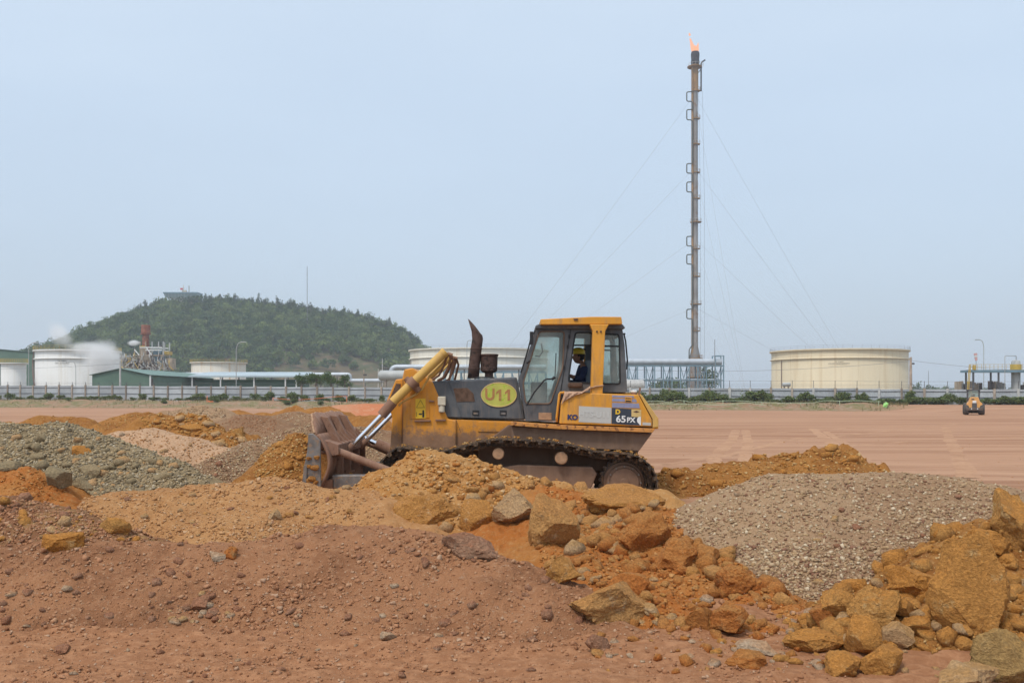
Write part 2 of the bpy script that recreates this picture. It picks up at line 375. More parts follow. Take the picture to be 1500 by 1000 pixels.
MO = [
 Mound('brown', 'long low bank of reddish brown earth across the front', [(-260,800,9.2),(-80,800,9.3),(120,800,9.4),(300,800,9.4),(400,783,9.6),(540,774,9.6),(640,785,9.4),(720,812,9.05),(800,855,8.6),(890,915,8.05),(990,975,7.4)], 0.52, 0.25, 0.95, 11, 0.07),
 Mound('mixed', 'dark brown heap with yellow stones at the front beside the orange dirt', [(-220,742,11),(0,728,11),(60,735,11),(130,758,10.6),(215,797,10.2)], 0.60, 0.2, 1.0, 23, 0.10),
 Mound('orange', 'small bright orange dirt heap in front of the grey green heap', [(-120,700,13),(0,690,13.2),(30,694,13.2),(82,728,13)], 0.62, 0.12, 0.9, 37, 0.1),
 Mound('tan', 'smooth tan earth mound hollowed in front of the dozer blade', [(85,738,13),(200,722,13.5),(280,712,13.5),(380,703,13.5),(450,711,13.5),(560,722,13.4)], 0.46, 0.3, 0.7, 41),
 Mound('yellow', 'tall yellow heap of clods and boulders hiding the dozer tracks', [(455,770,12.9),(500,735,13.6),(560,690,14),(620,667,14.2),(700,679,14),(800,702,13.8),(870,712,13.7),(945,716,13.7)], 0.60, 0.22, 1.0, 53, 0.10),
 Mound('orange', 'spill of orange clay and rocks running down from the yellow heap', [(800,712,13.3),(880,728,12.6),(955,748,11.6),(1040,803,10.1),(1110,866,9.0),(1165,925,8.15)], 0.44, 0.2, 1.1, 67, 0.14),
 Mound('gravel', 'broad rounded heap of pale gravel on the right', [(1012,770,11.7),(1050,742,11.6),(1100,708,11.5),(1150,694,11.3),(1280,692,11.4),(1400,700,11.4),(1450,711,11.3),(1495,735,11.2),(1560,770,11)], 0.54, 0.35, 0.5, 71),
 Mound('ochre', 'rocky ochre heap in the lower right corner', [(1225,905,8.2),(1290,852,8.6),(1370,815,8.9),(1440,775,9.2),(1500,745,9.4),(1640,720,9.6)], 0.62, 0.2, 1.1, 83, 0.16),
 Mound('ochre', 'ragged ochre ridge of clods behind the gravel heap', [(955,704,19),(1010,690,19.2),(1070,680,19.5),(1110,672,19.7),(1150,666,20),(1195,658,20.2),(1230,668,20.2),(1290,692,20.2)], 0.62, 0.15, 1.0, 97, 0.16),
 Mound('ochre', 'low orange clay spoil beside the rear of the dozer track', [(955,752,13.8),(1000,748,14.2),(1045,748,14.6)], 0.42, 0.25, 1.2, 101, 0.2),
 Mound('grey', 'big grey green heap of stones on the left', [(-240,635,19),(0,619,19),(90,621,19),(160,642,18.6),(210,665,18),(258,694,17.2)], 0.58, 0.35, 0.7, 113, 0.06),
 Mound('pale', 'pale pinkish heap behind the grey green heap', [(130,642,22),(180,629,23),(225,624,23),(270,634,22.7),(320,654,22.3),(352,672,21.5)], 0.55, 0.3, 0.6, 127),
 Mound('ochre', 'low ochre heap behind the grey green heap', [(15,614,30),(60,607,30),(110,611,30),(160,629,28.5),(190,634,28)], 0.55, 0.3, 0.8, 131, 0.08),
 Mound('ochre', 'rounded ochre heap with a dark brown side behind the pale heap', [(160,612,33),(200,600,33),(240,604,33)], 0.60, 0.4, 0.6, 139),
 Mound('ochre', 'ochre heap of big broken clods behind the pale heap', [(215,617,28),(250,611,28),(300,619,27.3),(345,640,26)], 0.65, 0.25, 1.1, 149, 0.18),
 Mound('gravel', 'small distant heap of grey gravel', [(255,604,37),(290,598.5,37),(325,605,36.5)], 0.5, 0.4, 0.5, 151),
 Mound('umber', 'small dark brown gravel heap in the middle distance', [(335,616,30),(362,607,30),(400,613,30)], 0.55, 0.3, 0.5, 157),
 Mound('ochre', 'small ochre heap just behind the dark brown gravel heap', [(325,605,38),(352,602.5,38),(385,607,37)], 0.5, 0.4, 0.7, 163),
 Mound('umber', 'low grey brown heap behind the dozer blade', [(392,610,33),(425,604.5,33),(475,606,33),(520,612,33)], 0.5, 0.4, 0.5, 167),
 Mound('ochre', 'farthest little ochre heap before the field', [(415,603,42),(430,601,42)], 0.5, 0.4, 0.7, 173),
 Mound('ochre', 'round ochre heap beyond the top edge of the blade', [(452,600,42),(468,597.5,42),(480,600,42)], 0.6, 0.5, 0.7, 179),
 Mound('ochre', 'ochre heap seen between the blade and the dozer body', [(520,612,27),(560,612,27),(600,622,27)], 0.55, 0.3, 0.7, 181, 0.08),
 Mound('umber', 'long grey brown gravel heap reaching up to the blade', [(262,703,18.6),(330,668,20.2),(380,645,21),(430,628,21.5),(465,622,22),(560,626,22.5)], 0.55, 0.3, 0.5, 191),
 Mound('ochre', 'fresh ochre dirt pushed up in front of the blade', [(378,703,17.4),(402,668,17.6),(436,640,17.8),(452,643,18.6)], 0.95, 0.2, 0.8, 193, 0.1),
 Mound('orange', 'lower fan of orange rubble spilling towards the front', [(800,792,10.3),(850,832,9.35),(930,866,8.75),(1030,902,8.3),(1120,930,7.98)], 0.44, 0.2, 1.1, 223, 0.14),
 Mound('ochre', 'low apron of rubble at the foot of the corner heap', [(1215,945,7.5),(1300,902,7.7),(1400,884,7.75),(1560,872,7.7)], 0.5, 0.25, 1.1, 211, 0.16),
 Mound('red', 'long low stockpile of red earth on the far side of the field', [(500,593,98),(540,591.5,98),(640,591,98)], 0.5, 1.2, 0.10, 197),
]
for i, mo in enumerate(MO): mo.i = i
def surface(X, Y):
    X = np.asarray(X, float); Y = np.asarray(Y, float)
    z = ground_z(X, Y); who = np.full(X.shape, -1)
    for mo in MO:
        x0, x1, y0, y1 = mo.bb; k = (X > x0) & (X < x1) & (Y > y0) & (Y < y1)
        if not k.any(): continue
        h = mo.h(X[k], Y[k]); up = h > z[k]; zk = z[k]; wk = who[k]; zk[up] = h[up]; wk[up] = mo.i; z[k] = zk; who[k] = wk
    return z, who
RAY_U = (np.arange(0, 1501, 3.0) - 750)/F; RAY_T = np.geomspace(5.0, 48.0, 520)
_U, _T = np.meshgrid(RAY_U, RAY_T, indexing='ij'); RAY_S, RAY_W = surface(_U*_T, _T)
RAY_B = (CH - RAY_S)/_T                      # slope below the horizon at which each spot of the surface lies
for mo in MO:
    x0, x1, y0, y1 = mo.bb; cell = mo.cell*max(mo.dm, 7.5)
    nx = int((x1-x0)/cell)+2; ny = int((y1-y0)/cell)+2
    X, Y = np.meshgrid(np.linspace(x0, x1, nx), np.linspace(y0, y1, ny), indexing='ij')
    H = mo.h(X, Y); G = ground_z(X, Y)
    keep = H > G - 0.06
    kf = keep[:-1,:-1] & keep[1:,:-1] & keep[1:,1:] & keep[:-1,1:]
    i = np.arange(nx*ny).reshape(nx, ny)
    T = np.stack([i[:-1,:-1], i[1:,:-1], i[1:,1:], i[:-1,1:]], -1)[kf]
    used = np.unique(T); remap = np.zeros(nx*ny, np.int64); remap[used] = np.arange(len(used))
    ctr = np.array([(mo.pts[0][0]+mo.pts[-1][0])/2, (mo.pts[0][1]+mo.pts[-1][1])/2, 0.0])
    V = np.stack([X, Y, H], -1).reshape(-1, 3)[used] - ctr
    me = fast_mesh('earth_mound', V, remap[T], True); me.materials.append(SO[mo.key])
    o = link(bpy.data.objects.new('earth_mound', me)); o.location = ctr; ORIG[o] = Vector(ctr)
    setp(o, mo.label, 'mound', 'heaps of excavated earth'); mo.obj = o

# ------------------------------------------------------------------ stones
def hull_rock(n, seed, flat=0.75):
    r = random.Random(seed); bm = bmesh.new()
    for k in range(n):
        v = Vector((r.gauss(0,1), r.gauss(0,1), r.gauss(0,1))).normalized()*r.uniform(0.78, 1.05)
        bm.verts.new((v.x, v.y*r.uniform(0.75,1.0), v.z*flat))
    res = bmesh.ops.convex_hull(bm, input=bm.verts)
    bmesh.ops.delete(bm, geom=[g for g in res['geom_interior'] if isinstance(g, bmesh.types.BMVert)], context='VERTS')
    bmesh.ops.triangulate(bm, faces=bm.faces); bm.verts.index_update()
    V = np.array([v.co[:] for v in bm.verts]); T = np.array([[v.index for v in f.verts] for f in bm.faces]); bm.free(); return V, T
PEB = [hull_rock(10, 100+k, 0.7) for k in range(14)]
STO = [hull_rock(26, 300+k, 0.72) for k in range(16)]
def boulder_mesh(seed, dims, cuts=9, rough=0.10, sub=5, taper=0.0):
    r = random.Random(seed); bm = bmesh.new(); bmesh.ops.create_icosphere(bm, subdivisions=sub, radius=1.0)
    pl = []
    for k in range(cuts+5):
        n = Vector((r.gauss(0,1), r.gauss(0,1), r.gauss(0,0.8))).normalized(); pl.append((n, r.uniform(0.46, 0.74)))
    off = Vector((seed*3.7, seed*1.3, 0))
    for v in bm.verts:
        p = v.co.copy()
        for n, d in pl:
            e = p.dot(n) - d
            if e > 0: p -= n*e*0.985
        q = p*1.6 + off
        k = 1 + rough*1.1*mnoise.noise(q) + rough*0.35*mnoise.noise(q*2.7) + rough*0.28*mnoise.noise(q*6.1) + rough*0.22*mnoise.noise(q*14)
        p *= k; w_ = 1 - taper*p.z; p = Vector((p.x*w_ - taper*0.25*p.z, p.y*w_, p.z)); v.co = Vector((p.x*dims[0], p.y*dims[1], p.z*dims[2]))
    me = bpy.data.meshes.new('boulder'); bm.to_mesh(me); bm.free()
    for p in me.polygons: p.use_smooth = True
    me.set_sharp_from_angle(angle=math.radians(27))
    return me
RM = {
 'yellow': rockmat('rock_yellow', (0.53, 0.265, 0.075), (0.57, 0.325, 0.130), (0.65, 0.48, 0.29), (0.50, 0.245, 0.080)),
 'orange': rockmat('rock_orange', (0.47, 0.152, 0.034), (0.51, 0.225, 0.066), (0.52, 0.30, 0.13), (0.45, 0.205, 0.062)),
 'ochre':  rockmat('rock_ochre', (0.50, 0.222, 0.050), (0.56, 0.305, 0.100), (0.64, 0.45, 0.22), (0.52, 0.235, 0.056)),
 'grey':   rockmat('rock_grey', (0.290, 0.240, 0.155), (0.38, 0.305, 0.190), (0.46, 0.385, 0.27), (0.33, 0.255, 0.150)),
 'brown':  rockmat('rock_brown', (0.37, 0.175, 0.100), (0.44, 0.265, 0.175), (0.48, 0.35, 0.26), (0.35, 0.160, 0.090)),
 'pale':   rockmat('rock_pale', (0.52, 0.38, 0.26), (0.60, 0.49, 0.37), (0.66, 0.56, 0.45), (0.46, 0.27, 0.15)),
 'cream':  rockmat('rock_cream', (0.52, 0.335, 0.180), (0.58, 0.41, 0.24), (0.48, 0.35, 0.23), (0.50, 0.29, 0.12)),
 'olive':  rockmat('rock_olive', (0.42, 0.270, 0.105), (0.43, 0.285, 0.120), (0.47, 0.34, 0.17), (0.44, 0.26, 0.09)),
}
STM = {}
def stone_mesh(kind, k):
    if (kind, k) not in STM:
        me = fast_mesh('stone', *STO[k]); me.materials.append(RM[kind]); STM[(kind, k)] = me
    return STM[(kind, k)]
def sample_pix(box, n, mound=None, rng=RNG):
    """random spots of the surface as it shows inside a box of the photo: march along each view ray"""
    px = rng.uniform(box[0], box[2], n); py = rng.uniform(box[1], box[3], n)
    dx = (px-750)/F; sl = (py-HZ)/F
    c = np.clip(np.round(px/3).astype(int), 0, len(RAY_U)-1); T = np.empty(n); hit = np.empty(n, bool)
    for k in range(0, n, 4000):
        q = RAY_B[c[k:k+4000]] <= sl[k:k+4000, None]; j = q.argmax(1); hit[k:k+4000] = q.any(1) & (j > 0)
        j = np.maximum(j, 1); cc = c[k:k+4000]; b1 = RAY_B[cc, j]; b0 = RAY_B[cc, j-1]
        f = np.clip((b0 - sl[k:k+4000])/np.maximum(b0-b1, 1e-6), 0, 1); T[k:k+4000] = RAY_T[j-1] + (RAY_T[j]-RAY_T[j-1])*f
    s, w = surface(dx*T, T); ok = hit
    if mound is not None: ok &= (w == mound)
    return np.stack([dx*T, T, s], -1)[ok], w[ok]
def add_stones(mi, boxes, n, size_px, kind, sink=0.55):
    """countable stones lying on mound mi (or the ground), radius given in photo pixels"""
    mo = MO[mi] if mi is not None else None; parent = mo.obj if mo else ground
    o0 = ORIG.get(parent, Vector((0,0,0)))
    for bx in boxes:
        pts, w = sample_pix(bx, n, mi if mi is not None else -1)
        for p in pts:
            r = (size_px[0] + (size_px[1]-size_px[0])*random.random()**2.2)*p[1]/F
            kd = kind if isinstance(kind, str) else random.choice(kind)
            o = bpy.data.objects.new('stone', stone_mesh(kd, random.randrange(len(STO))))
            o.location = (p[0]-o0.x, p[1]-o0.y, p[2]-o0.z + r*(0.7-sink)*0.7)
            o.rotation_euler = (random.uniform(-.5,.5), random.uniform(-.5,.5), random.uniform(0, 6.28))
            o.scale = (r*random.uniform(.85,1.35), r*random.uniform(.8,1.1), r*random.uniform(.75,1.1)); link(o, parent)
def add_gravel(mi, boxes, n, size_px, mat, name='gravel', power=2.0, patchy=False):
    parent = MO[mi].obj if mi is not None else ground
    o0 = np.array(ORIG.get(parent, Vector((0,0,0))))
    Vs, Ts, k = [], [], 0
    for bx in boxes:
        pts, w = sample_pix(bx, n, mi if mi is not None else -1)
        if patchy and len(pts): pts = pts[fbm(pts[:,0]*patchy, pts[:,1]*patchy*1.4, 88, 4) < 0.02 + RNG.normal(0, 0.13, len(pts))]     # lies in drifts
        m = len(pts)
        if not m: continue
        r = (size_px[0] + (size_px[1]-size_px[0])*RNG.random(m)**power)*pts[:,1]/F
        tid = RNG.integers(0, len(PEB), m)
        for t in range(len(PEB)):
            idx = np.nonzero(tid == t)[0]
            if not len(idx): continue
            V, T = PEB[t]; a = RNG.uniform(0, 6.28, len(idx)); tl = RNG.uniform(-.7, .7, len(idx))
            ca, sa, ct, st = np.cos(a), np.sin(a), np.cos(tl), np.sin(tl)
            x = V[None,:,0]*ct[:,None] - V[None,:,2]*st[:,None]; z = V[None,:,0]*st[:,None] + V[None,:,2]*ct[:,None]; y = np.broadcast_to(V[None,:,1], x.shape)
            W = np.stack([x*ca[:,None]-y*sa[:,None], x*sa[:,None]+y*ca[:,None], z], -1)*r[idx][:,None,None]*RNG.uniform(.7,1.3,(len(idx),1,3)) + pts[idx][:,None,:]
            W[:,:,2] += r[idx][:,None]*0.15
            Vs.append(W.reshape(-1,3)); nV = len(V)
            Ts.append((T[None]+ (k+np.arange(len(idx))*nV)[:,None,None]).reshape(-1,3)); k += nV*len(idx)
    if not Vs: return
    me = fast_mesh(name, np.concatenate(Vs)-o0, np.concatenate(Ts)); me.materials.append(mat)
    o = link(bpy.data.objects.new(name, me), parent); o['kind'] = 'stuff'
    return o
PB = {
 'gravel': pebmat('pebbles_gravel', [(0.42,0.295,0.18),(0.50,0.385,0.255),(0.33,0.21,0.13),(0.60,0.50,0.37),(0.27,0.175,0.112),(0.46,0.325,0.19),(0.39,0.268,0.168),(0.25,0.132,0.085),(0.47,0.355,0.235),(0.40,0.272,0.16)]),
 'grey':   pebmat('pebbles_grey', [(0.32,0.255,0.160),(0.38,0.300,0.185),(0.25,0.205,0.135),(0.42,0.33,0.20),(0.45,0.39,0.29),(0.21,0.178,0.128)]),
 'brown':  pebmat('pebbles_brown', [(0.38,0.188,0.10),(0.42,0.22,0.125),(0.30,0.142,0.074),(0.45,0.26,0.155),(0.40,0.202,0.11),(0.36,0.178,0.095),(0.41,0.21,0.118),(0.47,0.31,0.21)]),
 'yellow': pebmat('pebbles_yellow', [(0.50,0.255,0.08),(0.44,0.20,0.052),(0.54,0.32,0.135),(0.48,0.23,0.065),(0.58,0.40,0.22),(0.41,0.165,0.04)]),
 'orange': pebmat('pebbles_orange', [(0.42,0.165,0.04),(0.46,0.215,0.065),(0.39,0.13,0.028),(0.49,0.26,0.10),(0.44,0.18,0.045)]),
 'ochre':  pebmat('pebbles_ochre', [(0.43,0.21,0.055),(0.37,0.165,0.04),(0.49,0.28,0.095),(0.44,0.235,0.07),(0.53,0.36,0.17)]),
 'tan':    pebmat('pebbles_tan', [(0.475,0.255,0.115),(0.42,0.215,0.095),(0.51,0.30,0.15),(0.46,0.24,0.105),(0.54,0.36,0.22)]),
}
# loose grains and crumbs
add_gravel(6, [(985,690,1500,900)], 15000, (0.8, 4.2), PB['gravel'], power=2.6)
add_gravel(6, [(985,740,1500,900)], 8000, (1.0, 5.0), PB['gravel'], power=2.6, patchy=0.9)
add_gravel(6, [(1060,800,1300,900)], 1500, (2.5, 6.0), PB['gravel'], power=2)
add_gravel(10, [(0,615,310,745)], 11500, (0.9, 4.0), PB['grey'])
add_gravel(22, [(255,620,560,712)], 8000, (0.9, 2.8), PB['gravel'])
add_gravel(0, [(0,770,1100,1000)], 12000, (0.9, 7.0), PB['brown'], 'crumbs', 3.6, 1.1)
add_gravel(0, [(0,770,1100,1000)], 13000, (0.7, 3.8), PB['brown'], 'crumbs', 2.8)
add_gravel(None, [(0,880,1250,1000)], 7000, (0.9, 6.5), PB['brown'], 'crumbs', 3.6, 1.3)
add_gravel(None, [(0,880,1250,1000)], 6000, (0.7, 3.6), PB['brown'], 'crumbs', 2.8)
add_gravel(None, [(960,618,1500,740)], 2600, (0.35, 1.6), PB['tan'], 'field_stones', 4.0, 0.25)
add_gravel(3, [(80,700,560,810)], 5000, (0.8, 5.2), PB['tan'], 'crumbs', 3.2, 1.0)
add_gravel(3, [(80,700,560,810)], 4500, (0.7, 3.0), PB['tan'], 'crumbs', 2.6)
add_gravel(4, [(440,660,950,800)], 5000, (0.9, 6.5), PB['yellow'], 'crumbs', 3.0, 1.0)
add_gravel(4, [(440,660,950,800)], 5500, (0.7, 3.6), PB['yellow'], 'crumbs', 2.6)
add_gravel(5, [(800,700,1190,980)], 6500, (1.0, 5.0), PB['orange'], 'crumbs', 2.0)
add_gravel(7, [(1150,730,1500,1000)], 4000, (1.0, 5.0), PB['ochre'], 'crumbs', 2.0)
add_gravel(8, [(950,650,1300,730)], 2500, (0.8, 4.0), PB['ochre'], 'crumbs', 2.2)
add_gravel(9, [(940,700,1060,790)], 900, (0.8, 4.0), PB['orange'], 'crumbs', 2.0)
add_gravel(1, [(0,725,230,805)], 3000, (0.9, 4.5), PB['brown'], 'crumbs', 2.0)
add_gravel(2, [(0,685,95,735)], 500, (0.8, 3.0), PB['orange'], 'crumbs', 2.0)
add_gravel(11, [(130,620,360,705)], 2500, (0.7, 2.6), PB['tan'], 'crumbs', 2.2)
add_gravel(14, [(205,605,360,660)], 1200, (0.8, 3.4), PB['ochre'], 'crumbs', 2.0)
add_gravel(23, [(372,635,460,712)], 1200, (0.8, 3.6), PB['ochre'], 'crumbs', 2.0)
for k, pb in ((12,'ochre'),(13,'ochre'),(15,'gravel'),(16,'brown'),(18,'gravel')):
    b4 = {12:(10,600,195,650),13:(150,596,250,625),15:(245,595,330,612),16:(325,603,405,640),18:(388,600,525,625)}[k]
    add_gravel(k, [b4], 900, (0.5, 1.8), PB[pb], 'crumbs')
# countable stones
add_stones(4, [(450,690,760,800)], 60, (3.5, 10), ['yellow','yellow','cream','orange'])
add_stones(4, [(640,700,950,830)], 75, (4, 15), ['yellow','yellow','cream','orange'])
add_stones(4, [(770,760,900,850)], 40, (6, 15), ['yellow','cream','orange'])
add_stones(5, [(780,740,960,890)], 190, (6, 19), ['yellow','orange','yellow','cream'])
add_stones(5, [(880,770,1190,970)], 330, (5, 20), ['orange','orange','orange','yellow'])
add_stones(MO[-3].i, [(790,780,1190,975)], 300, (6, 20), ['orange','orange','yellow','cream'])
add_gravel(MO[-3].i, [(790,780,1190,975)], 4500, (1.0, 5.0), PB['orange'], 'crumbs', 2.0)
add_stones(None, [(840,880,1190,985)], 70, (4, 12), ['orange','pale','yellow'])
add_stones(7, [(1165,780,1500,1000)], 150, (6, 24), ['ochre','ochre','ochre','cream'])
add_stones(7, [(1380,740,1500,860)], 40, (6, 20), ['ochre'])
add_stones(MO[-2].i, [(1165,860,1500,1000)], 280, (6, 25), ['ochre','ochre','ochre','cream'])
add_stones(None, [(1150,900,1400,1000)], 34, (5, 17), ['ochre','cream'])
add_stones(4, [(640,700,860,800)], 34, (9, 20), ['yellow','yellow','cream'])
add_stones(5, [(800,730,1150,930)], 70, (11, 24), ['orange','orange','yellow'])
add_stones(MO[-3].i, [(790,780,1190,975)], 80, (10, 24), ['orange','orange','orange','yellow'])
add_stones(None, [(1000,870,1240,978)], 110, (5, 16), ['orange','orange','ochre','pale'])
add_stones(0, [(0,790,950,980)], 60, (5, 13), ['brown'])
add_stones(1, [(0,730,230,806)], 75, (4, 14), ['brown','ochre','cream','ochre'])
add_stones(10, [(0,640,260,728)], 80, (3.5, 12), ['grey','grey','cream'])
add_stones(10, [(40,680,260,728)], 70, (4, 13), ['grey','grey','cream'])
add_stones(0, [(0,800,1000,990)], 95, (3, 11), ['brown','brown','brown','brown','pale'])
add_stones(0, [(245,870,345,912)], 26, (4, 10), ['pale','brown','cream'])
add_stones(None, [(0,905,800,1000)], 40, (3, 9), ['brown','brown','brown','pale'])
add_stones(3, [(150,710,520,800)], 50, (3, 9), ['cream','yellow','brown'])
add_stones(6, [(1000,695,1480,880)], 36, (4.5, 9), ['pale','cream','brown'])
add_stones(8, [(950,655,1290,725)], 70, (3.5, 12), ['ochre'])
add_stones(9, [(950,715,1050,790)], 24, (4, 13), ['ochre','orange'])
add_stones(14, [(205,608,355,655)], 55, (4, 12), ['ochre','ochre','cream'])
add_stones(22, [(270,640,450,708)], 22, (3, 8), ['cream','brown'])
add_stones(11, [(140,625,350,700)], 18, (3, 7), ['pale','cream'])
add_stones(23, [(375,640,455,708)], 16, (4, 11), ['ochre'])
add_gravel(MO[-2].i, [(1165,860,1500,1000)], 3000, (1.0, 5.0), PB['ochre'], 'crumbs', 2.0)
# boulders one can point at: (centre px, py, half sizes px (w, depth, h), material, seed, cuts, label)
BO = [
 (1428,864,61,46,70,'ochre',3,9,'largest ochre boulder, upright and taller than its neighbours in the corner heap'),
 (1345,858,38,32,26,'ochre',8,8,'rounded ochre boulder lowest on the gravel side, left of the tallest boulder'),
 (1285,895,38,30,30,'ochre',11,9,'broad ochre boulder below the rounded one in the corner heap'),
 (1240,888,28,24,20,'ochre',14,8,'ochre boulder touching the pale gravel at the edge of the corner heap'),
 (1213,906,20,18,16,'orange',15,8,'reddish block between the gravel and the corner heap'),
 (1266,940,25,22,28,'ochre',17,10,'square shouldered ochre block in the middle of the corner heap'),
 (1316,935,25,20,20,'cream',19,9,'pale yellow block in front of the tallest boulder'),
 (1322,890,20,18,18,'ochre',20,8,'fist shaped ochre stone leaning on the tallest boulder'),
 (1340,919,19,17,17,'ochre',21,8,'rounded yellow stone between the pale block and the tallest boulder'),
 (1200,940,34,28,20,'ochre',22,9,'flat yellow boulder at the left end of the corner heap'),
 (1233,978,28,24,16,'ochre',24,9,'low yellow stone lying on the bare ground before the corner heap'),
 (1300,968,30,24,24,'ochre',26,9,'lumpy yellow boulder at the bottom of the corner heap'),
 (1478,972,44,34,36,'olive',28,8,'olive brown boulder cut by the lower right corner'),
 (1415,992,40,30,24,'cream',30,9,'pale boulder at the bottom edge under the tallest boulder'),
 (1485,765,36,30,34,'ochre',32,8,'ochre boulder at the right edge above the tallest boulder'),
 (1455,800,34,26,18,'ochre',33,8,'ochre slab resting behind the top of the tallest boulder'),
 (808,770,28,24,37,'yellow',40,-1,'tall smooth yellow boulder at the head of the rock spill'),
 (752,748,34,24,24,'cream',42,11,'sharp edged pale boulder beside the smooth yellow boulder'),
 (695,757,24,20,22,'yellow',44,10,'faceted yellow and white stone left of the sharp pale boulder'),
 (825,838,28,22,21,'yellow',46,11,'angular yellow block below the smooth yellow boulder'),
 (893,885,54,38,25,'yellow',48,-1,'long smooth yellow slab next to the brown bank'),
 (945,785,38,30,28,'orange',50,9,'orange boulder high on the rock spill near the gravel'),
 (993,815,30,24,20,'orange',52,9,'orange block below the high orange boulder beside the gravel'),
 (1030,812,19,16,14,'orange',54,9,'dark orange block touching the gravel edge'),
 (1075,850,29,24,22,'orange',56,7,'rounded orange boulder against the foot of the gravel'),
 (1070,912,31,26,22,'orange',58,11,'angular orange boulder low on the rock spill'),
 (1030,905,19,15,17,'orange',60,10,'wedge shaped orange stone left of the angular orange boulder'),
 (1101,966,27,20,12,'orange',62,9,'flat bright orange stone lying on the bare ground'),
 (1110,951,24,16,10,'pale',64,9,'flat whitish stone behind the bright orange stone'),
 (926,862,24,18,16,'orange',66,9,'orange stone lying on the long yellow slab'),
 (690,803,34,24,18,'brown',68,9,'brown crusted block on the crest of the brown bank'),
 (620,757,38,22,26,'yellow',70,-3,'rounded earth coloured boulder half buried in the yellow heap'),
 (915,735,42,30,18,'yellow',72,-3,'smooth yellow hump in front of the drive sprocket'),
 (876,942,18,15,15,'brown',74,7,'round brown clod at the foot of the brown bank'),
 (166,770,18,14,12,'ochre',76,8,'ochre block on the dark heap on the left'),
 (82,796,27,14,16,'ochre',78,8,'slanted yellow slab on the dark heap on the left'),
 (115,660,14,11,9,'ochre',80,8,'tan stone on the face of the grey green heap'),
 (85,700,22,17,16,'grey',82,8,'largest grey stone on the grey green heap'),
 (132,688,14,11,10,'grey',84,9,'pale grey stone beside the largest grey stone'),
 (120,710,13,11,9,'grey',85,9,'bluish grey stone low on the grey green heap'),
 (12,683,14,11,9,'grey',86,8,'grey stone at the left edge above the orange dirt'),
 (278,627,15,11,9,'ochre',88,10,'dark sided ochre block on the broken clods'),
 (347,634,9,8,8,'ochre',90,8,'rounded ochre stone at the end of the broken clods'),
 (402,757,10,8,9,'cream',92,8,'pale stone on the smooth tan mound'),
 (316,816,10,9,9,'pale',94,8,'white stone on the crest of the brown bank'),
 (338,812,9,8,9,'orange',95,8,'orange stone beside the white stone on the brown bank'),
 (296,884,12,10,11,'brown',96,8,'round brown stone above the cluster of white stones'),
 (569,932,9,8,8,'pale',97,8,'white stone alone on the lower brown bank'),
 (88,952,11,9,7,'brown',98,9,'flat brown clod on the near ground at lower left'),
]
for (px, py, w, dp, hh, kd, sd, cuts, lab) in BO:
    c = int(np.clip(round(px/3), 0, len(RAY_U)-1)); q = RAY_B[c] <= (py + hh*(0.75 if sd not in (70, 72) else 0.1) - HZ)/F
    d = float(RAY_T[q.argmax()]); k = d/F; x, z = P(px, py, d)
    me = boulder_mesh(sd, (w*k*(1.42 if w < 60 else 1.2), dp*k*1.4, hh*k*1.38), cuts, 0.20 if w > 60 else (0.17 if w > 25 else 0.11), 5 if w > 25 else 4, 0.38 if w > 60 else 0.0); me.materials.append(RM[kd])
    o = link(bpy.data.objects.new('boulder', me)); o.location = (x, d + dp*k*0.35, z); o.rotation_euler = (0, random.uniform(-.12,.12), random.uniform(-.3,.3))
    setp(o, lab, 'boulder', 'boulders among the heaps')

# wheel marks across the field: shallow sheets of smoother, paler earth
tm = soil('wheel_mark_earth', (0.520, 0.315, 0.200), (0.43, 0.248, 0.155), (0.36, 0.195, 0.118), 0.5, 6.0, None, 0.03)
def mark(pts, w):
    P_ = [Vector((P(a, b, CH*F/(b-HZ))[0], CH*F/(b-HZ), 0)) for a, b in pts]
    ctl = []
    for i in range(len(P_)-1):
        for k in range(8): ctl.append(P_[i].lerp(P_[i+1], k/8))
    ctl.append(P_[-1]); vs = []; fs = []
    for i, p in enumerate(ctl):
        d = (ctl[min(i+1, len(ctl)-1)] - ctl[max(i-1, 0)]).normalized(); n = Vector((d.y, -d.x, 0)); ww = w*(0.8+0.4*random.random())
        for s in (-1, -0.4, 0.4, 1):
            q = p + n*ww*s*0.5; vs.append((q.x, q.y, float(ground_z(q.x, q.y)) + (0.010 if abs(s) < 1 else 0.001)))
        if i: fs += [((i-1)*4+j, (i-1)*4+j+1, i*4+j+1, i*4+j) for j in range(3)]
    o = MB().add(vs, fs).build('wheel_mark', tm, ground)
for pts, w in [([(1046,702),(1046,668),(1072,645),(1078,630)], 0.45), ([(1092,702),(1092,668),(1096,648),(1092,630)], 0.45),
               ([(1262,698),(1238,668),(1215,645),(1190,628)], 0.5), ([(1300,706),(1268,674),(1236,648),(1210,632)], 0.35),
               ([(1420,700),(1405,670),(1392,645),(1385,625)], 0.5), ([(975,680),(1060,668),(1150,645),(1330,628)], 0.4), ([(1000,640),(1120,634),(1260,626),(1400,621)], 0.4), ([(985,655),(1180,640),(1340,636),(1500,640)], 0.35), ([(1130,700),(1160,672),(1220,655),(1330,646)], 0.3)]:
    mark(pts, w)
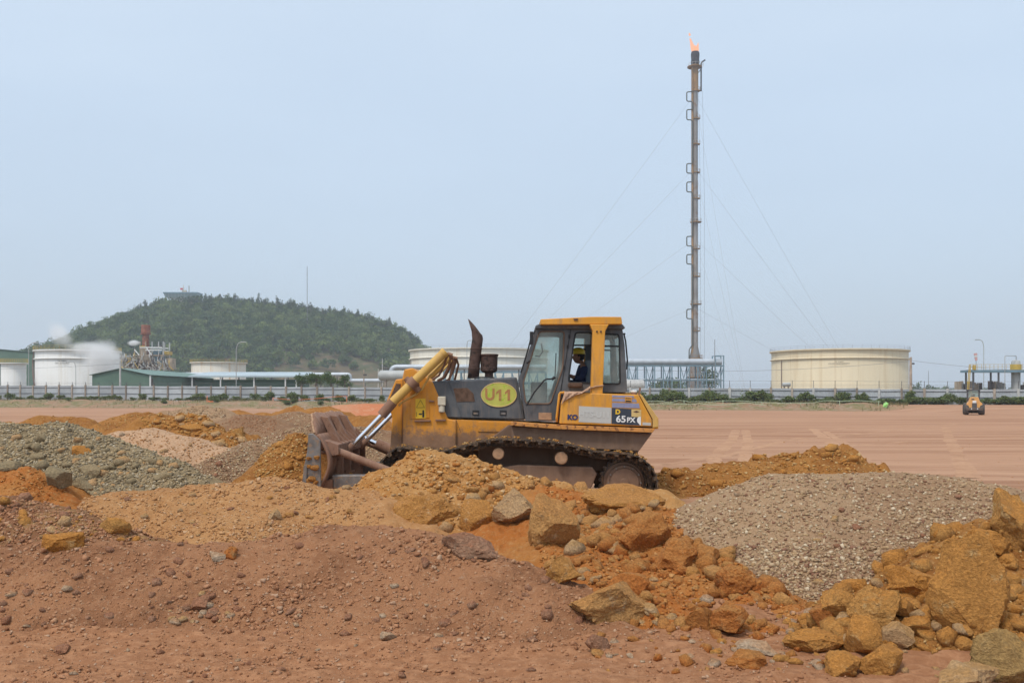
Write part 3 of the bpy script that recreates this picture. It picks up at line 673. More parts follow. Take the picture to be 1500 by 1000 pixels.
# ------------------------------------------------------------------ bulldozer materials
def machine_paint(name, col, dust=(0.30, 0.175, 0.10), rust=(0.20, 0.085, 0.035), lvl=(1.36, 1.12), rough=0.5, wear=0.62, fade=None):
    """painted steel, caked with brown mud low down and rubbed to rust in spots"""
    m, b = base_mat(name, rough, 0, 0.35); N, L = nodes_of(m)
    pos = N.new('ShaderNodeNewGeometry').outputs['Position']; s = N.new('ShaderNodeSeparateXYZ'); L.new(pos, s.inputs[0])
    n1 = noise(N, L, 2.2, 6, pos, 0.65); n2 = noise(N, L, 11.0, 7, pos, 0.72); n3 = noise(N, L, 1.0, 5, pos, 0.7, (9, 9, 1.6))
    c = mixc(N, L, ramp(N, L, n1, 0.35, 0.7), col, fade or tuple(min(1, x*1.12+0.015) for x in col))
    c = mixc(N, L, math_n(N, L, 'MULTIPLY', ramp(N, L, n3, 0.46, 0.72), 0.55), c, dust)
    c = mixc(N, L, ramp(N, L, n2, wear, wear+0.07), c, rust)
    zz = math_n(N, L, 'ADD', s.outputs['Z'], math_n(N, L, 'MULTIPLY', math_n(N, L, 'SUBTRACT', n2, 0.5), 0.75))
    mud = mixc(N, L, ramp(N, L, n1, 0.4, 0.62), (0.185, 0.100, 0.058), (0.255, 0.148, 0.090))
    c = mixc(N, L, ramp(N, L, zz, lvl[0], lvl[1], 0.0, 0.93), c, mud)
    L.new(c, b.inputs['Base Color']); L.new(ramp(N, L, n2, 0.35, 0.65, rough-0.12, rough+0.25), b.inputs['Roughness'])
    bump(N, L, b, n2, 0.15, 0.01); return m
YEL = machine_paint('paint_yellow', (0.56, 0.225, 0.017), lvl=(1.42, 1.18), wear=0.655)
YEL2 = machine_paint('paint_yellow_upper', (0.60, 0.268, 0.026), lvl=(0.6, 0.3), wear=0.70)
PALEY = machine_paint('paint_yellow_faded', (0.54, 0.33, 0.085), dust=(0.42, 0.26, 0.12), lvl=(0.6, 0.3), wear=0.67)
GRY = machine_paint('paint_dark_grey', (0.070, 0.076, 0.086), dust=(0.20, 0.16, 0.13), rust=(0.17, 0.125, 0.095), lvl=(0.9, 0.6), wear=0.70, fade=(0.115, 0.118, 0.122))
ORG = machine_paint('paint_ledge', (0.52, 0.22, 0.045), rust=(0.17, 0.065, 0.03), lvl=(0.6, 0.3), wear=0.52)
RUSTB = machine_paint('steel_muddy', (0.205, 0.108, 0.068), dust=(0.33, 0.205, 0.13), rust=(0.13, 0.065, 0.045), lvl=(0.7, 0.2), rough=0.75, wear=0.60)
MUD = machine_paint('chassis_mud', (0.165, 0.100, 0.066), dust=(0.25, 0.155, 0.098), rust=(0.08, 0.048, 0.036), lvl=(0.7, 0.2), rough=0.85, wear=0.62)
EXH = machine_paint('exhaust_rust', (0.070, 0.038, 0.029), dust=(0.11, 0.060, 0.043), rust=(0.035, 0.025, 0.022), lvl=(0.6, 0.3), rough=0.8, wear=0.52)
STEEL = plain('worn_steel', (0.19, 0.175, 0.165), 0.5, 0.5, 0.25, 8, (0.30, 0.20, 0.13), (0.50, 0.66))
TRK = plain('track_steel', (0.050, 0.039, 0.032), 0.6, 0.3, 0.3, 9, (0.21, 0.130, 0.072), (0.44, 0.64))
CHROME, _b = base_mat('chrome_rod', 0.12, 1.0); _b.inputs['Base Color'].default_value = (0.80, 0.82, 0.86, 1)
BLK = plain('black_rubber', (0.022, 0.022, 0.024), 0.6, 0, 0.2)
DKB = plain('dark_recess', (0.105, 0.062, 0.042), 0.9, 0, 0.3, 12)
TANR = plain('roller_face', (0.36, 0.215, 0.125), 0.8, 0, 0.2, 14)
CREAM = plain('cream_plastic', (0.55, 0.49, 0.38), 0.6, 0, 0.12, 6, (0.40, 0.29, 0.18), (0.55, 0.75))
GASK = plain('gasket_brown', (0.16, 0.105, 0.075), 0.8)
GLS, _b = base_mat('cab_glass', 0.05); N, L = nodes_of(GLS)
_tr = N.new('ShaderNodeBsdfTransparent'); _tr.inputs[0].default_value = (0.90, 0.96, 0.94, 1)
_gl = N.new('ShaderNodeBsdfGlossy'); _gl.inputs['Roughness'].default_value = 0.03
_df = N.new('ShaderNodeBsdfDiffuse'); _df.inputs[0].default_value = (0.60, 0.63, 0.57, 1)
_fr = N.new('ShaderNodeFresnel'); _fr.inputs[0].default_value = 1.5
_mx = N.new('ShaderNodeMixShader'); _mx2 = N.new('ShaderNodeMixShader')
_mx2.inputs[0].default_value = 0.10; L.new(ramp(N, L, noise(N, L, 3.0, 5), 0.35, 0.75, 0.10, 0.30), _mx2.inputs[0])
L.new(_tr.outputs[0], _mx2.inputs[1]); L.new(_df.outputs[0], _mx2.inputs[2])
L.new(_fr.outputs[0], _mx.inputs[0]); L.new(_mx2.outputs[0], _mx.inputs[1]); L.new(_gl.outputs[0], _mx.inputs[2])
L.new(_mx.outputs[0], N['Material Output'].inputs[0])
TXT_W = plain('decal_white', (0.72, 0.72, 0.71), 0.6, 0, 0.05); TXT_B = plain('decal_navy', (0.022, 0.035, 0.115), 0.6, 0, 0.1)
DEC_K = plain('decal_dark', (0.040, 0.050, 0.070), 0.5, 0, 0.15); DEC_G = plain('decal_silver', (0.47, 0.46, 0.43), 0.5, 0, 0.06, 3)
DEC_P = plain('decal_stripe', (0.24, 0.245, 0.36), 0.6, 0, 0.12, 9, (0.45, 0.27, 0.08), (0.62, 0.72)); DEC_C = plain('decal_cream', (0.60, 0.43, 0.18), 0.6, 0, 0.08)
DEC_Y = plain('decal_yellow', (0.72, 0.45, 0.035), 0.5, 0, 0.05); TXT_R = plain('stencil_rust', (0.37, 0.175, 0.070), 0.8, 0, 0.12, 20, (0.40, 0.33, 0.07), (0.58, 0.68))
OVL = plain('oval_plate_green', (0.46, 0.45, 0.095), 0.55, 0, 0.10, 5, (0.30, 0.47, 0.03), (0.56, 0.62))
TXT_F = plain('lettering_faint', (0.52, 0.515, 0.49), 0.6, 0, 0.03)

def text_mesh(body, size, mat, bold=0.0, sx=1.0, align='CENTER'):
    cu = bpy.data.curves.new('lettering', 'FONT'); cu.body = body; cu.size = size; cu.align_x = align; cu.align_y = 'CENTER'; cu.offset = bold; cu.extrude = 0.0015
    o = bpy.data.objects.new('lettering', cu); COL.objects.link(o)
    dg = bpy.context.evaluated_depsgraph_get(); me = bpy.data.meshes.new_from_object(o.evaluated_get(dg))
    bpy.data.objects.remove(o); me.transform(Matrix.Rotation(math.radians(90), 4, 'X') @ Matrix.Scale(sx, 4, (1,0,0)))
    me.materials.clear(); me.materials.append(mat); return me
def lettering(body, px, py, Y, hpx, mat, parent, bold=0.0, sx=1.0, rot=0.0, name='lettering', align='CENTER'):
    k = Y/F; me = text_mesh(body, hpx*k*1.42, mat, bold, sx, align); o = bpy.data.objects.new(name, me); link(o, parent)
    x, z = P(px, py, Y); o.location = Vector((x, Y, z)) - ORIG[parent]; o.rotation_euler = (0, rot, 0); ORIG[o] = ORIG[parent]; return o

# ------------------------------------------------------------------ bulldozer, heading left
DZ = empty('bulldozer', (0.6, 18.0, 0.0), 'muddy yellow bulldozer with grey cab marked U11 behind the yellow heap', 'bulldozer')
YC = 18.0
def mir(y): return 2*YC - y
def pr(name, pts, Y, y0, y1, mat, parent=None, bevel=0.012, fil=0):
    poly = px_poly(pts, Y)
    if fil: poly = fillet(poly, fil)
    return MB().prism(poly, y0, y1).build(name, mat, parent or DZ, bevel=bevel)
# --- hood and nose
hood = pr('engine_hood', [(631,558),(757,552),(769,615),(653,612)], 17.45, 17.45, 18.55, GRY, bevel=0.03)
pr('hood_panel', [(634,560.5),(656,559.5),(675,611),(655,610)], 17.44, 17.437, 17.449, GRY, hood, 0.004)
pr('hood_panel', [(658,559),(754,554.5),(765.5,613),(677,611)], 17.44, 17.437, 17.449, GRY, hood, 0.004)
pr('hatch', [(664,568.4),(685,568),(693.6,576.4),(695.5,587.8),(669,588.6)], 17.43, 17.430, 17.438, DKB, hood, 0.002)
for lx in (692, 732):
    pr('latch', [(lx,600.5),(lx+10,600.8),(lx+10,608.5),(lx,608.2)], 17.43, 17.427, 17.438, BLK, hood, 0.002)
    pr('latch', [(lx+1.5,604),(lx+8.5,604.2),(lx+8.5,607),(lx+1.5,606.8)], 17.42, 17.422, 17.429, STEEL, hood, 0.001)
ov = MB(); cxo, czo = P(730.8, 578, 17.43); k = 17.43/F
ov.prism([(cxo + 25.6*k*math.cos(a), czo + 17.3*k*math.sin(a)) for a in np.linspace(0, 2*math.pi, 40, endpoint=False)], 17.424, 17.437)
ovp = ov.build('number_plate', OVL, DZ)
rim = MB(); rim.tube([(cxo + 25.8*k*math.cos(a), 17.426, czo + 17.5*k*math.sin(a)) for a in np.linspace(0, 2*math.pi, 41)], 0.008, 6, False); rim.build('rim', DEC_C, ovp)
lettering('U', 717.6, 578.2, 17.422, 16.5, TXT_R, ovp, 0.008, 0.92)
for cx1 in (731.8, 744.6):                     # hand-cut ones with a flag
    pr('lettering', [(cx1+2.6,570.0),(cx1+2.6,586.6),(cx1-1.2,586.6),(cx1-1.2,574.6),(cx1-5.0,577.6),(cx1-5.0,574.2),(cx1-0.6,570.0)], 17.42, 17.4205, 17.4238, TXT_R, ovp, 0)
MB().tube([P3(694.5,557.5,17.5),P3(696,554,17.5),P3(700,552.8,17.5),P3(722,552.2,17.5),P3(724,554,17.5),P3(724,557,17.5)], 0.014, 8).build('grab_handle', BLK, hood, True)
guard = pr('radiator_guard', [(589,556),(592,541),(604,538.5),(616,547),(634,560),(656,613),(668,616),(668,660),(589,660)], 17.40, 17.40, 18.60, YEL, bevel=0.02)
pr('access_panel', [(601,577),(628,576),(629,612),(601,613)], 17.39, 17.388, 17.399, YEL, guard, 0.004)
nose = pr('nose_frame', [(580,555.5),(590,554.5),(589.5,660),(571.5,660),(574.5,611),(567,586)], 17.48, 17.46, 18.54, YEL, bevel=0.02)
pr('nose_slot_shade', [(580.3,561.6),(587,562),(585.8,573),(577,583.5),(571,583.5)], 17.45, 17.450, 17.461, DKB, nose, 0.002)  # raised dark plate; the slot's inner shade is put into its colour
body = pr('engine_side', [(655,613.5),(749,616.5),(749,660),(668,660)], 17.46, 17.46, 18.54, YEL, bevel=0.015)
pr('side_rib', [(700,617.5),(748,618.5),(748,633),(700,632)], 17.445, 17.445, 17.461, YEL, body, 0.006)
dc = pr('warning_sticker', [(608.6,584),(623.2,583.5),(623.4,612.3),(608.8,612.6)], 17.38, 17.384, 17.3885, DEC_Y, guard, 0)
tri = MB(); q = [P3(610,596.8,17.381),P3(621.8,596.6,17.381),P3(616,585.5,17.381),P3(610,596.8,17.381)]
for a_, b_ in zip(q[:-1], q[1:]): tri.bar(a_, b_, 0.010, 0.004)
a_ = P(610,603,17.381); b_ = P(613,610,17.381); tri.box(a_[0], a_[0]+0.006, 17.379, 17.383, b_[1], a_[1])
a_ = P(613.5,605.2,17.381); b_ = P(618,607,17.381); tri.box(a_[0], b_[0], 17.379, 17.383, b_[1], a_[1])
a_ = P(618.6,603,17.381); b_ = P(621.5,611,17.381); tri.box(a_[0], b_[0], 17.379, 17.383, b_[1], a_[1])
c_ = P(620,601.6,17.381); tri.lathe((c_[0], 17.379, c_[1]), [(0.016, 0), (0.016, 0.004)], 10, 'y')
tri.build('pictogram', BLK, guard)
fl = MB(); a_ = P(641.5,580.5,17.36); b_ = P(653,593.5,17.36); fl.box(a_[0], b_[0], 17.30, 17.42, b_[1], a_[1])
c_ = P(647,593.5,17.36); fl.lathe((c_[0], 17.36, c_[1]-0.125), [(0.045,0),(0.052,0.02),(0.052,0.125)], 14)
fl.build('filter_housing', CREAM, DZ, bevel=0.012)
for (x0_, y0_, x1_, y1_) in ((607,616.5,631,616),(638,615.2,653,615.2),(628.5,587,636,587.6)):
    MB().bar(P3(x0_,y0_,17.375), P3(x1_,y1_,17.375), 0.028, 0.03).build('latch_bar', RUSTB, guard, bevel=0.005)
# seams
sm = MB(); sm.bar(P3(590.2,556,17.395), P3(589.8,656,17.395), 0.008, 0.006); sm.bar(P3(655,614,17.455), P3(669,655,17.455), 0.008, 0.006); sm.bar(P3(668,614.5,17.455), P3(675.5,634,17.455), 0.008, 0.006)
sm.build('panel_seam', DKB, DZ)
# --- lift cylinders
def lift(Y, near):
    d = Y; dx_ = 17.22/Y                         # same place along the machine on both sides
    def Q(px, py, off=0.0): p = P(px, py, 17.22); return (p[0], Y+off, p[1])
    t = MB(); t.tube([Q(652,515.5),Q(574,590)], 0.079, 18); c = t.build('lift_cylinder', PALEY, DZ, True)
    MB().tube([Q(653,514.5),Q(649,518.4)], 0.086, 18).build('collar', PALEY, c, True)
    MB().tube([Q(576,588.2),Q(559,608.2)], 0.088, 18).build('gland', RUSTB, c, True)
    t = MB(); t.tube([Q(609,557),Q(600.5,565)], 0.105, 18)
    s = -1 if near else 1
    t.tube([Q(594,553.5,-0.02*s),Q(599,558.5,-0.02*s)], [0.05,0.065], 10); t.tube([Q(608.5,566.5,-0.02*s),Q(614,573,-0.02*s)], [0.07,0.05], 10)
    t.tube([Q(604.5,561.5,0.0),Q(604.5,561.5,-0.25*s)], 0.07, 12)
    t.build('trunnion', RUSTB, c, True)
    t = MB(); t.tube([Q(560,607),Q(514.5,654)], 0.041, 16); t.build('rod', CHROME, c, True)
    t = MB(); t.tube([Q(518,650.5),Q(507,662)], 0.06, 12); t.build('rod_end', RUSTB, c, True)
    t = MB(); t.tube([Q(652,516,-0.1*s),Q(656,519,-0.1*s),Q(655,522,-0.12*s),Q(647,532,-0.12*s),Q(634,545.5,-0.12*s),Q(628.5,550,-0.12*s),Q(625,557,-0.12*s),Q(617,570,-0.12*s),Q(609,577,-0.12*s),Q(588,589,-0.12*s),Q(583,594,-0.1*s)], 0.019, 8)
    t.build('hydraulic_pipe', PALEY, c, True)
    t = MB(); t.tube([Q(658,519),Q(660,525,0.05),Q(655,541,0.1),Q(648,553,0.15),Q(640,557,0.2)], 0.022, 8); t.tube([Q(655,521),Q(650,535,0.1),Q(642,549,0.2),Q(632,556,0.2)], 0.020, 8)
    t.tube([Q(661,519),Q(664,530,0.1),Q(660,545,0.15),Q(657,556,0.2)], 0.022, 8)
    t.tube([Q(655,518),Q(663,520)], 0.032, 8); t.build('hose', RUSTB, c, True)
lift(17.22, True); lift(mir(17.22), False)
# --- exhaust and precleaner
def exhaust():
    Y = 17.85; n = 20; pts = [(693.2,554,8.4),(694.8,535,8.3),(697,515,8.2),(699.6,496,8.0),(698.6,488,7.9),(696,480,7.6)]
    vs = []; 
    for i, (a_, b_, r_) in enumerate(pts):
        x, z = P(a_, b_, Y); r = r_*Y/F
        for k_ in range(n):
            t = 2*math.pi*k_/n; zz = z
            if i == len(pts)-1: zz = z - math.cos(t)*r*1.35 + 0.03
            if i == len(pts)-2: zz = z - math.cos(t)*r*0.35
            sh = -0.035*max(0, -math.cos(t)) if i == len(pts)-1 else 0
            vs.append((x + r*math.cos(t) + sh, Y + r*math.sin(t), zz))
    fs = [(i*n+k_, i*n+(k_+1)%n, (i+1)*n+(k_+1)%n, (i+1)*n+k_) for i in range(len(pts)-1) for k_ in range(n)]
    o = MB().add(vs, fs).build('exhaust_stack', EXH, DZ, True)
    sd = o.modifiers.new('wall', 'SOLIDIFY'); sd.thickness = 0.008
    for (a_, b_) in ((694.4,540),(697.6,511)):
        x, z = P(a_, b_, Y); MB().lathe((x, Y, z), [(0.104,-0.01),(0.110,-0.006),(0.110,0.006),(0.104,0.01)], 20).build('clamp_ring', EXH, o)
exhaust()
x, z = P(716.3, 552, 17.9); k = 17.9/F
MB().lathe((x, 17.9, z), [(0.075,-0.02),(0.075,0.07),(0.12,0.085),(0.150,0.11),(0.152,0.17),(0.147,0.175),(0.151,0.19),(0.157,0.37),(0.172,0.385),(0.172,0.405),(0.15,0.412),(0.02,0.415)], 28).build('air_precleaner', EXH, DZ, True)
# --- cab
CY0 = 17.25; CT = 0.06
cab_out = px_poly([(787,479),(911,479),(915,505),(919,574),(826,575),(815,616.5),(770,616.5),(760,554)], CY0)
w_door = fillet(px_poly([(790.5,486),(826,486),(823.5,538),(806,590),(770.5,590),(767.2,560)], CY0), 0.06)
w_op = fillet(px_poly([(843,488),(867,488),(867,560),(833.5,558.5),(834,550)], CY0), 0.05)
w_rear = fillet(px_poly([(884,490),(906.5,490.5),(908,561),(883,561)], CY0), 0.05)
def inset(poly, d):
    c = Vector((sum(p[0] for p in poly)/len(poly), sum(p[1] for p in poly)/len(poly)))
    return [tuple(Vector(p) + (Vector(p)-c).normalized()*d) for p in poly]
for side, (ya, yb) in (('near', (CY0, CY0+CT)), ('far', (mir(CY0)-CT, mir(CY0)))):
    sd = MB().holes(cab_out, [w_door, w_op, w_rear], ya, yb).build('cab_side', GRY, DZ, bevel=0)
    for w in (w_door, w_op, w_rear):
        pane = inset(w, 0.012)
        if w is w_op: pane = fillet(px_poly([(843,488),(867,488),(867,504.5),(841.8,504.5)], CY0), 0.02)      # only the upper pane: the lower one is slid open
        MB().prism(pane, (ya+yb)/2-0.003, (ya+yb)/2+0.003).build('window_pane', GLS, sd)
        yo = ya-0.004 if side == 'near' else yb+0.004
        ring = [(a_, yo, b_) for a_, b_ in inset(w, 0.012)]
        MB().tube(ring + [ring[0], ring[1]], 0.013, 6, False).build('window_gasket', GASK if w is w_door else BLK, sd, True)
    s_ = MB(); yo = ya-0.003 if side == 'near' else yb+0.003
    s_.bar((*[P(836.5,480,CY0)[0]], yo, P(836.5,480,CY0)[1]), (P(821,574,CY0)[0], yo, P(821,574,CY0)[1]), 0.012, 0.012)
    for hy in (493, 508, 538): 
        hx = 836.5 - (hy-480)*0.165; x, z = P(hx, hy, CY0); s_.box(x-0.02, x+0.012, yo-0.012, yo+0.012, z-0.03, z+0.03)
    s_.build('door_seam', BLK, sd)
    MB().bar((P(841.5,505.5,CY0)[0], (ya+yb)/2, P(841.5,505.5,CY0)[1]), (P(867,505.5,CY0)[0], (ya+yb)/2, P(867,505.5,CY0)[1]), 0.02, 0.03).build('window_rail', BLK, sd)
    MB().bar((P(884,506.5,CY0)[0], (ya+yb)/2, P(884,506.5,CY0)[1]), (P(907,507,CY0)[0], (ya+yb)/2, P(907,507,CY0)[1]), 0.02, 0.03).build('window_rail', BLK, sd)

cs = MB()   # front, rear, floor and roof members between the sides
yi0, yi1 = CY0+CT, mir(CY0)-CT
def crossplate(pa, pb, th=0.05):
    a_, b_ = P(*pa, CY0), P(*pb, CY0); d = Vector((b_[0]-a_[0], b_[1]-a_[1])).normalized(); n_ = Vector((-d.y, d.x))*th/2
    cs.prism([(a_[0]+n_.x, a_[1]+n_.y), (b_[0]+n_.x, b_[1]+n_.y), (b_[0]-n_.x, b_[1]-n_.y), (a_[0]-n_.x, a_[1]-n_.y)], yi0-0.002, yi1+0.002)
crossplate((763,556),(772,613)); crossplate((786.5,482),(784.5,489)); crossplate((910,482),(911.5,490)); crossplate((914.5,556),(917,572)); crossplate((790,480.5),(909,480.5), 0.03)
crossplate((774,614),(818,614)); crossplate((822,573),(917,573))
for yy in (17.68, 18.32): cs.prism(px_poly([(771,535),(785,490),(788,490),(774,536)], CY0), yy-0.02, yy+0.02)
cs.build('cab_frame', GRY, DZ)
gf = MB()
for pa, pb in (((784.5,489),(763,556)), ((911.5,490),(914.5,556))):
    a_, b_ = P(*pa, CY0), P(*pb, CY0); gf.add([(a_[0],yi0,a_[1]),(b_[0],yi0,b_[1]),(b_[0],yi1,b_[1]),(a_[0],yi1,a_[1])], [(0,1,2,3)])
gf.build('windscreen', GLS, DZ)
pr('cab_roof', [(784,477),(790,474.5),(912,475),(916,480.5),(913,482),(785,481.5)], 17.2, 17.17, mir(17.17), GRY, bevel=0.015)
can = pr('canopy', [(791.5,468),(866,464.3),(909.5,464.5),(911,475.2),(791.5,475.8)], 17.1, 17.02, mir(17.02), YEL2, bevel=0.012)
pr('bracket', [(840,466.5),(847,466.3),(846,469.5),(841,469.5)], 17.01, 17.0, 17.03, DKB, can, 0.003)
for ya, yb in ((16.98, 17.15), (mir(17.15), mir(16.98))):
    po = pr('rops_post', [(863.5,475),(892,475),(886.5,485),(882,589.5),(865,589.5),(868,485)], 17.0, ya, yb, YEL2, bevel=0.014)
    if ya < 17.5:
        bt = MB()
        for bx in (874.5, 880.2):
            for by in (485.5,):
                x, z = P(bx, by, 16.97); bt.lathe((x, 16.962, z), [(0.016,0),(0.018,0.018)], 8, 'y')
        bt.build('bolt', DKB, po)
        st = MB(); st.tube([P3(864,568.5,16.965),P3(874,565.5,16.96),P3(884,564.5,16.965)], 0.014, 6); st.build('rope', TANR, po)
# cab fittings
gb = MB(); gb.tube([P3(771,594,17.16),P3(783,574,17.14),P3(797,557,17.13),P3(801,555,17.13),P3(807,555,17.2)], 0.014, 8); gb.build('grab_bar', BLK, DZ, True)
wp = MB(); wp.bar(P3(814.5,517,17.22), P3(813,552,17.22), 0.014, 0.012); wp.tube([P3(813,552,17.22),P3(808,556,17.22)], 0.025, 8); wp.build('wiper', BLK, DZ)
mr = MB(); mr.tube([P3(784,484,17.2),P3(778,494,17.15),P3(774,510,17.15),P3(768,530,17.18),P3(763,546,17.2)], 0.013, 6)
mr.box(P(776,498,17.15)[0], P(781,498,17.15)[0], 17.07, 17.12, P(779,505,17.15)[1], P(779,486,17.15)[1]); mr.tube([P3(771,532,17.16),P3(776,528,17.16)], 0.02, 8)
mr.build('mirror', BLK, DZ)
mr = MB(); mr.tube([P3(793,503,17.5),P3(795,515,17.5),P3(790,522,17.5),P3(784,521,17.5)], 0.012, 6); mr.build('mirror_arm', BLK, DZ, True)
rr = MB(); rr.tube([P3(914,489.5,17.4),P3(916.5,500,17.4),P3(919,528,17.4),P3(918,541,17.4)], 0.014, 6); rr.bar(P3(913,489,17.3), P3(916,489,17.3), 0.03); rr.build('rear_wiper', BLK, DZ, True)
st = MB(); st.box(P(856,560,18)[0], P(866,560,18)[0], 17.75, 18.25, P(866,566,18)[1], P(866,528,18)[1])
st.box(P(836,560,18)[0], P(862,560,18)[0], 17.75, 18.25, P(840,570,18)[1], P(840,559,18)[1]); st.build('seat', plain('seat_cloth', (0.16,0.19,0.22), 0.9), DZ, bevel=0.04)
cn = MB(); cn.box(P(778,575,18)[0], P(800,575,18)[0], 17.5, 18.5, P(780,612,18)[1], P(780,560,18)[1]); cn.box(P(834,560,17.5)[0], P(858,560,17.5)[0], 17.36, 17.62, P(840,573,17.5)[1], P(840,560.5,17.5)[1])
cn.tube([P3(833,573,17.75),P3(834,552,17.75)], 0.02, 8); cn.build('console', GRY, DZ, bevel=0.02)
grm = MB(); grm.box(P(832,560,17.2)[0], P(853,560,17.2)[0], 17.13, 17.25, P(840,567,17.2)[1], P(840,560.5,17.2)[1]); grm.build('armrest_ledge', DKB, DZ, bevel=0.02)
# --- rear side boxes with the markings
for near in (True, False):
    ya, yb = (16.95, 17.6) if near else (mir(17.6), mir(16.95))
    tank = pr('side_tank', [(828,574),(935.5,578),(955,614.5),(955,625),(819.5,620.5),(822,590)], 16.95, ya, yb, YEL2, bevel=0.018)
    pr('tank_corner', [(936.5,578),(941,579),(963.5,611),(964.5,625),(956,626.5),(956,614)], 16.97, ya+0.02, yb, PALEY, tank, 0.01)
    pr('ledge', [(748,617.5),(820,622),(960,627.5),(955.5,633.5),(820,628.5),(748,623)], 16.92, ya-0.04, yb, ORG, bevel=0.008)
    if not near: continue
    yd = 16.947
    pr('silver_strip', [(848,594.5),(895.6,597),(895.4,620.2),(847.8,617.8)], yd, yd-0.002, yd+0.003, DEC_G, tank, 0)
    pr('model_panel', [(896.2,597.2),(938.8,599.5),(938.4,623),(896,620.4)], yd, yd-0.002, yd+0.003, DEC_K, tank, 0)
    pr('cream_sticker', [(925,599.2),(939.3,600),(939.3,611),(925,610)], yd-0.003, yd-0.005, yd-0.002, DEC_C, tank, 0)
    dm = MB(); x, z = P(932, 602.8, yd-0.006); dm.prism([(x-0.055,z),(x,z+0.02),(x+0.055,z),(x,z-0.02)], yd-0.008, yd-0.0055); dm.build('emblem', DKB, tank)
    for (y0_, y1_, xe) in ((578.6,581.6,929.5),(583.2,587.8,933),(589.6,596.6,937.2)):
        pr('stripe', [(896.8,y0_),(xe-1.5,y0_+1.0),(xe,y1_+1.0),(896.6,y1_)], yd, yd-0.002, yd+0.003, DEC_P, tank, 0)
    pr('latch', [(915.6,580.8),(925.4,581.4),(925.2,589.2),(915.4,588.6)], yd-0.004, yd-0.012, yd, YEL2, tank, 0.003)
    pr('latch', [(916.6,582.6),(924.4,583),(924.4,584.2),(916.6,583.8)], yd-0.014, yd-0.014, yd-0.011, BLK, tank, 0)
    pr('latch', [(916.6,586.2),(924.4,586.6),(924.4,588.4),(916.6,588.0)], yd-0.014, yd-0.014, yd-0.011, BLK, tank, 0)
    lettering('KO', 838.8, 611.2, yd-0.004, 7.0, TXT_B, tank, 0.006, 1.05, 0.03)
    lettering('HTS-U11', 870.5, 607.2, yd-0.006, 8.6, TXT_F, tank, 0.003, 1.0, 0.035)
    lettering('D', 905, 603.2, yd-0.006, 6.4, DEC_Y, tank, 0.006, 1.05, 0.03)
    lettering('65', 909.6, 613.9, yd-0.006, 9.4, TXT_W, tank, 0.004, 1.1, 0.03)
    lettering('PX', 924.2, 615.2, yd-0.006, 7.0, TXT_W, tank, 0.004, 1.0, 0.03)
    cm = MB(); x, z = P(937.6, 612.8, yd-0.006); k = yd/F
    cm.prism([(x+1.2*k, z+1.6*k)] + [(x + 4.2*k*math.cos(t) - 0.3*k, z - 2.4*k + 5.2*k*math.sin(t)) for t in np.linspace(1.3, 4.2, 12)] + [(x-0.2*k, z-9.6*k), (x+1.2*k, z-9.6*k)], yd-0.006, yd-0.003)
    cm.build('emblem', TXT_W, tank)
    pr('small_label', [(941.2,618.2),(953.4,619),(953.4,623),(941.2,622.2)], yd, yd-0.002, yd+0.003, DEC_G, tank, 0)
    # rag over the front corner
    rg = MB(); vs = []; fs = []; nu, nv = 14, 9
    for i in range(nu):
        for j in range(nv):
            u_, v_ = i/(nu-1), j/(nv-1); a0 = Vector(P(826+38*u_, 574.2-8.5*max(0,u_-0.75)/0.25, 17)); hgt = (19-22*u_**0.6)*v_ if u_ < 0.75 else (2.4)*v_
            hgt = max(hgt, 2.2*v_)
            px_ = 827+38*u_ - 5*v_*(1-u_); py_ = 574.4 - 8*max(0, u_-0.7)/0.3 + hgt
            x, z = P(px_, py_, 16.93); vs.append((x, 16.928 + 0.012*math.sin(u_*22+v_*5) + (0.05 if v_ == 0 else 0), z + (0.012 if v_ == 0 else 0)))
    fs = [(i*nv+j, (i+1)*nv+j, (i+1)*nv+j+1, i*nv+j+1) for i in range(nu-1) for j in range(nv-1)]
    RAGM = plain('rag_cloth', (0.43, 0.27, 0.18), 0.95, 0, 0.15, 9)
ragm = rg.add(vs, fs); RAG = setp(ragm.build('rag', RAGM, None, True, origin=P3(835,585,16.93)), 'tan cloth rag draped over the front corner of the dozer side tank', 'rag')
_s = RAG.modifiers.new('thick', 'SOLIDIFY'); _s.thickness = 0.006
pr('rear_tank', [(880,573),(934,576),(960,612),(960,627),(880,626)], 18, 17.605, 18.395, YEL2, bevel=0.02)
sr = MB(); sr.tube([P3(816,617,17.1),P3(815.5,612,17.05),P3(819.5,577,17.05),P3(821,575,17.05),P3(827,574.5,17.05)], 0.022, 8); sr.build('step_rail', YEL2, DZ, True)
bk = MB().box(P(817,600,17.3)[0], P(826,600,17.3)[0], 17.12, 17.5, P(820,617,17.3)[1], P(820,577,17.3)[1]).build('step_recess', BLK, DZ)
x, z = P(928.5, 578.5, 17.3); cp = MB().lathe((x, 17.3, z), [(0.055,-0.03),(0.055,0.05)], 16).build('filler_neck', RUSTB, DZ)
MB().lathe((x, 17.3, z), [(0.058,0.051),(0.06,0.075),(0.045,0.083),(0.02,0.086)], 16).build('filler_cap', TXT_W, cp, True)
MB().bar((x+0.085, 17.3, z-0.02), (x+0.11, 17.3, z+0.13), 0.03).build('filler_bracket', RUSTB, cp)
pr('chassis', [(745,622),(956,633),(935,662),(935,690),(700,690),(700,655)], 17.4, 17.42, mir(17.42), MUD, bevel=0.02)
pr('chassis_plate', [(749,624),(955,634.5),(936,660),(750,652)], 17.05, 17.03, 17.42, MUD, bevel=0.01)
pr('chassis_plate', [(749,624),(955,634.5),(936,660),(750,652)], 17.05, mir(17.42), mir(17.03), MUD, bevel=0.01)
pr('step_plate', [(789,604),(808,604.3),(808,615),(789,614.5)], 17.24, 17.238, 17.249, TANR, bevel=0.003)
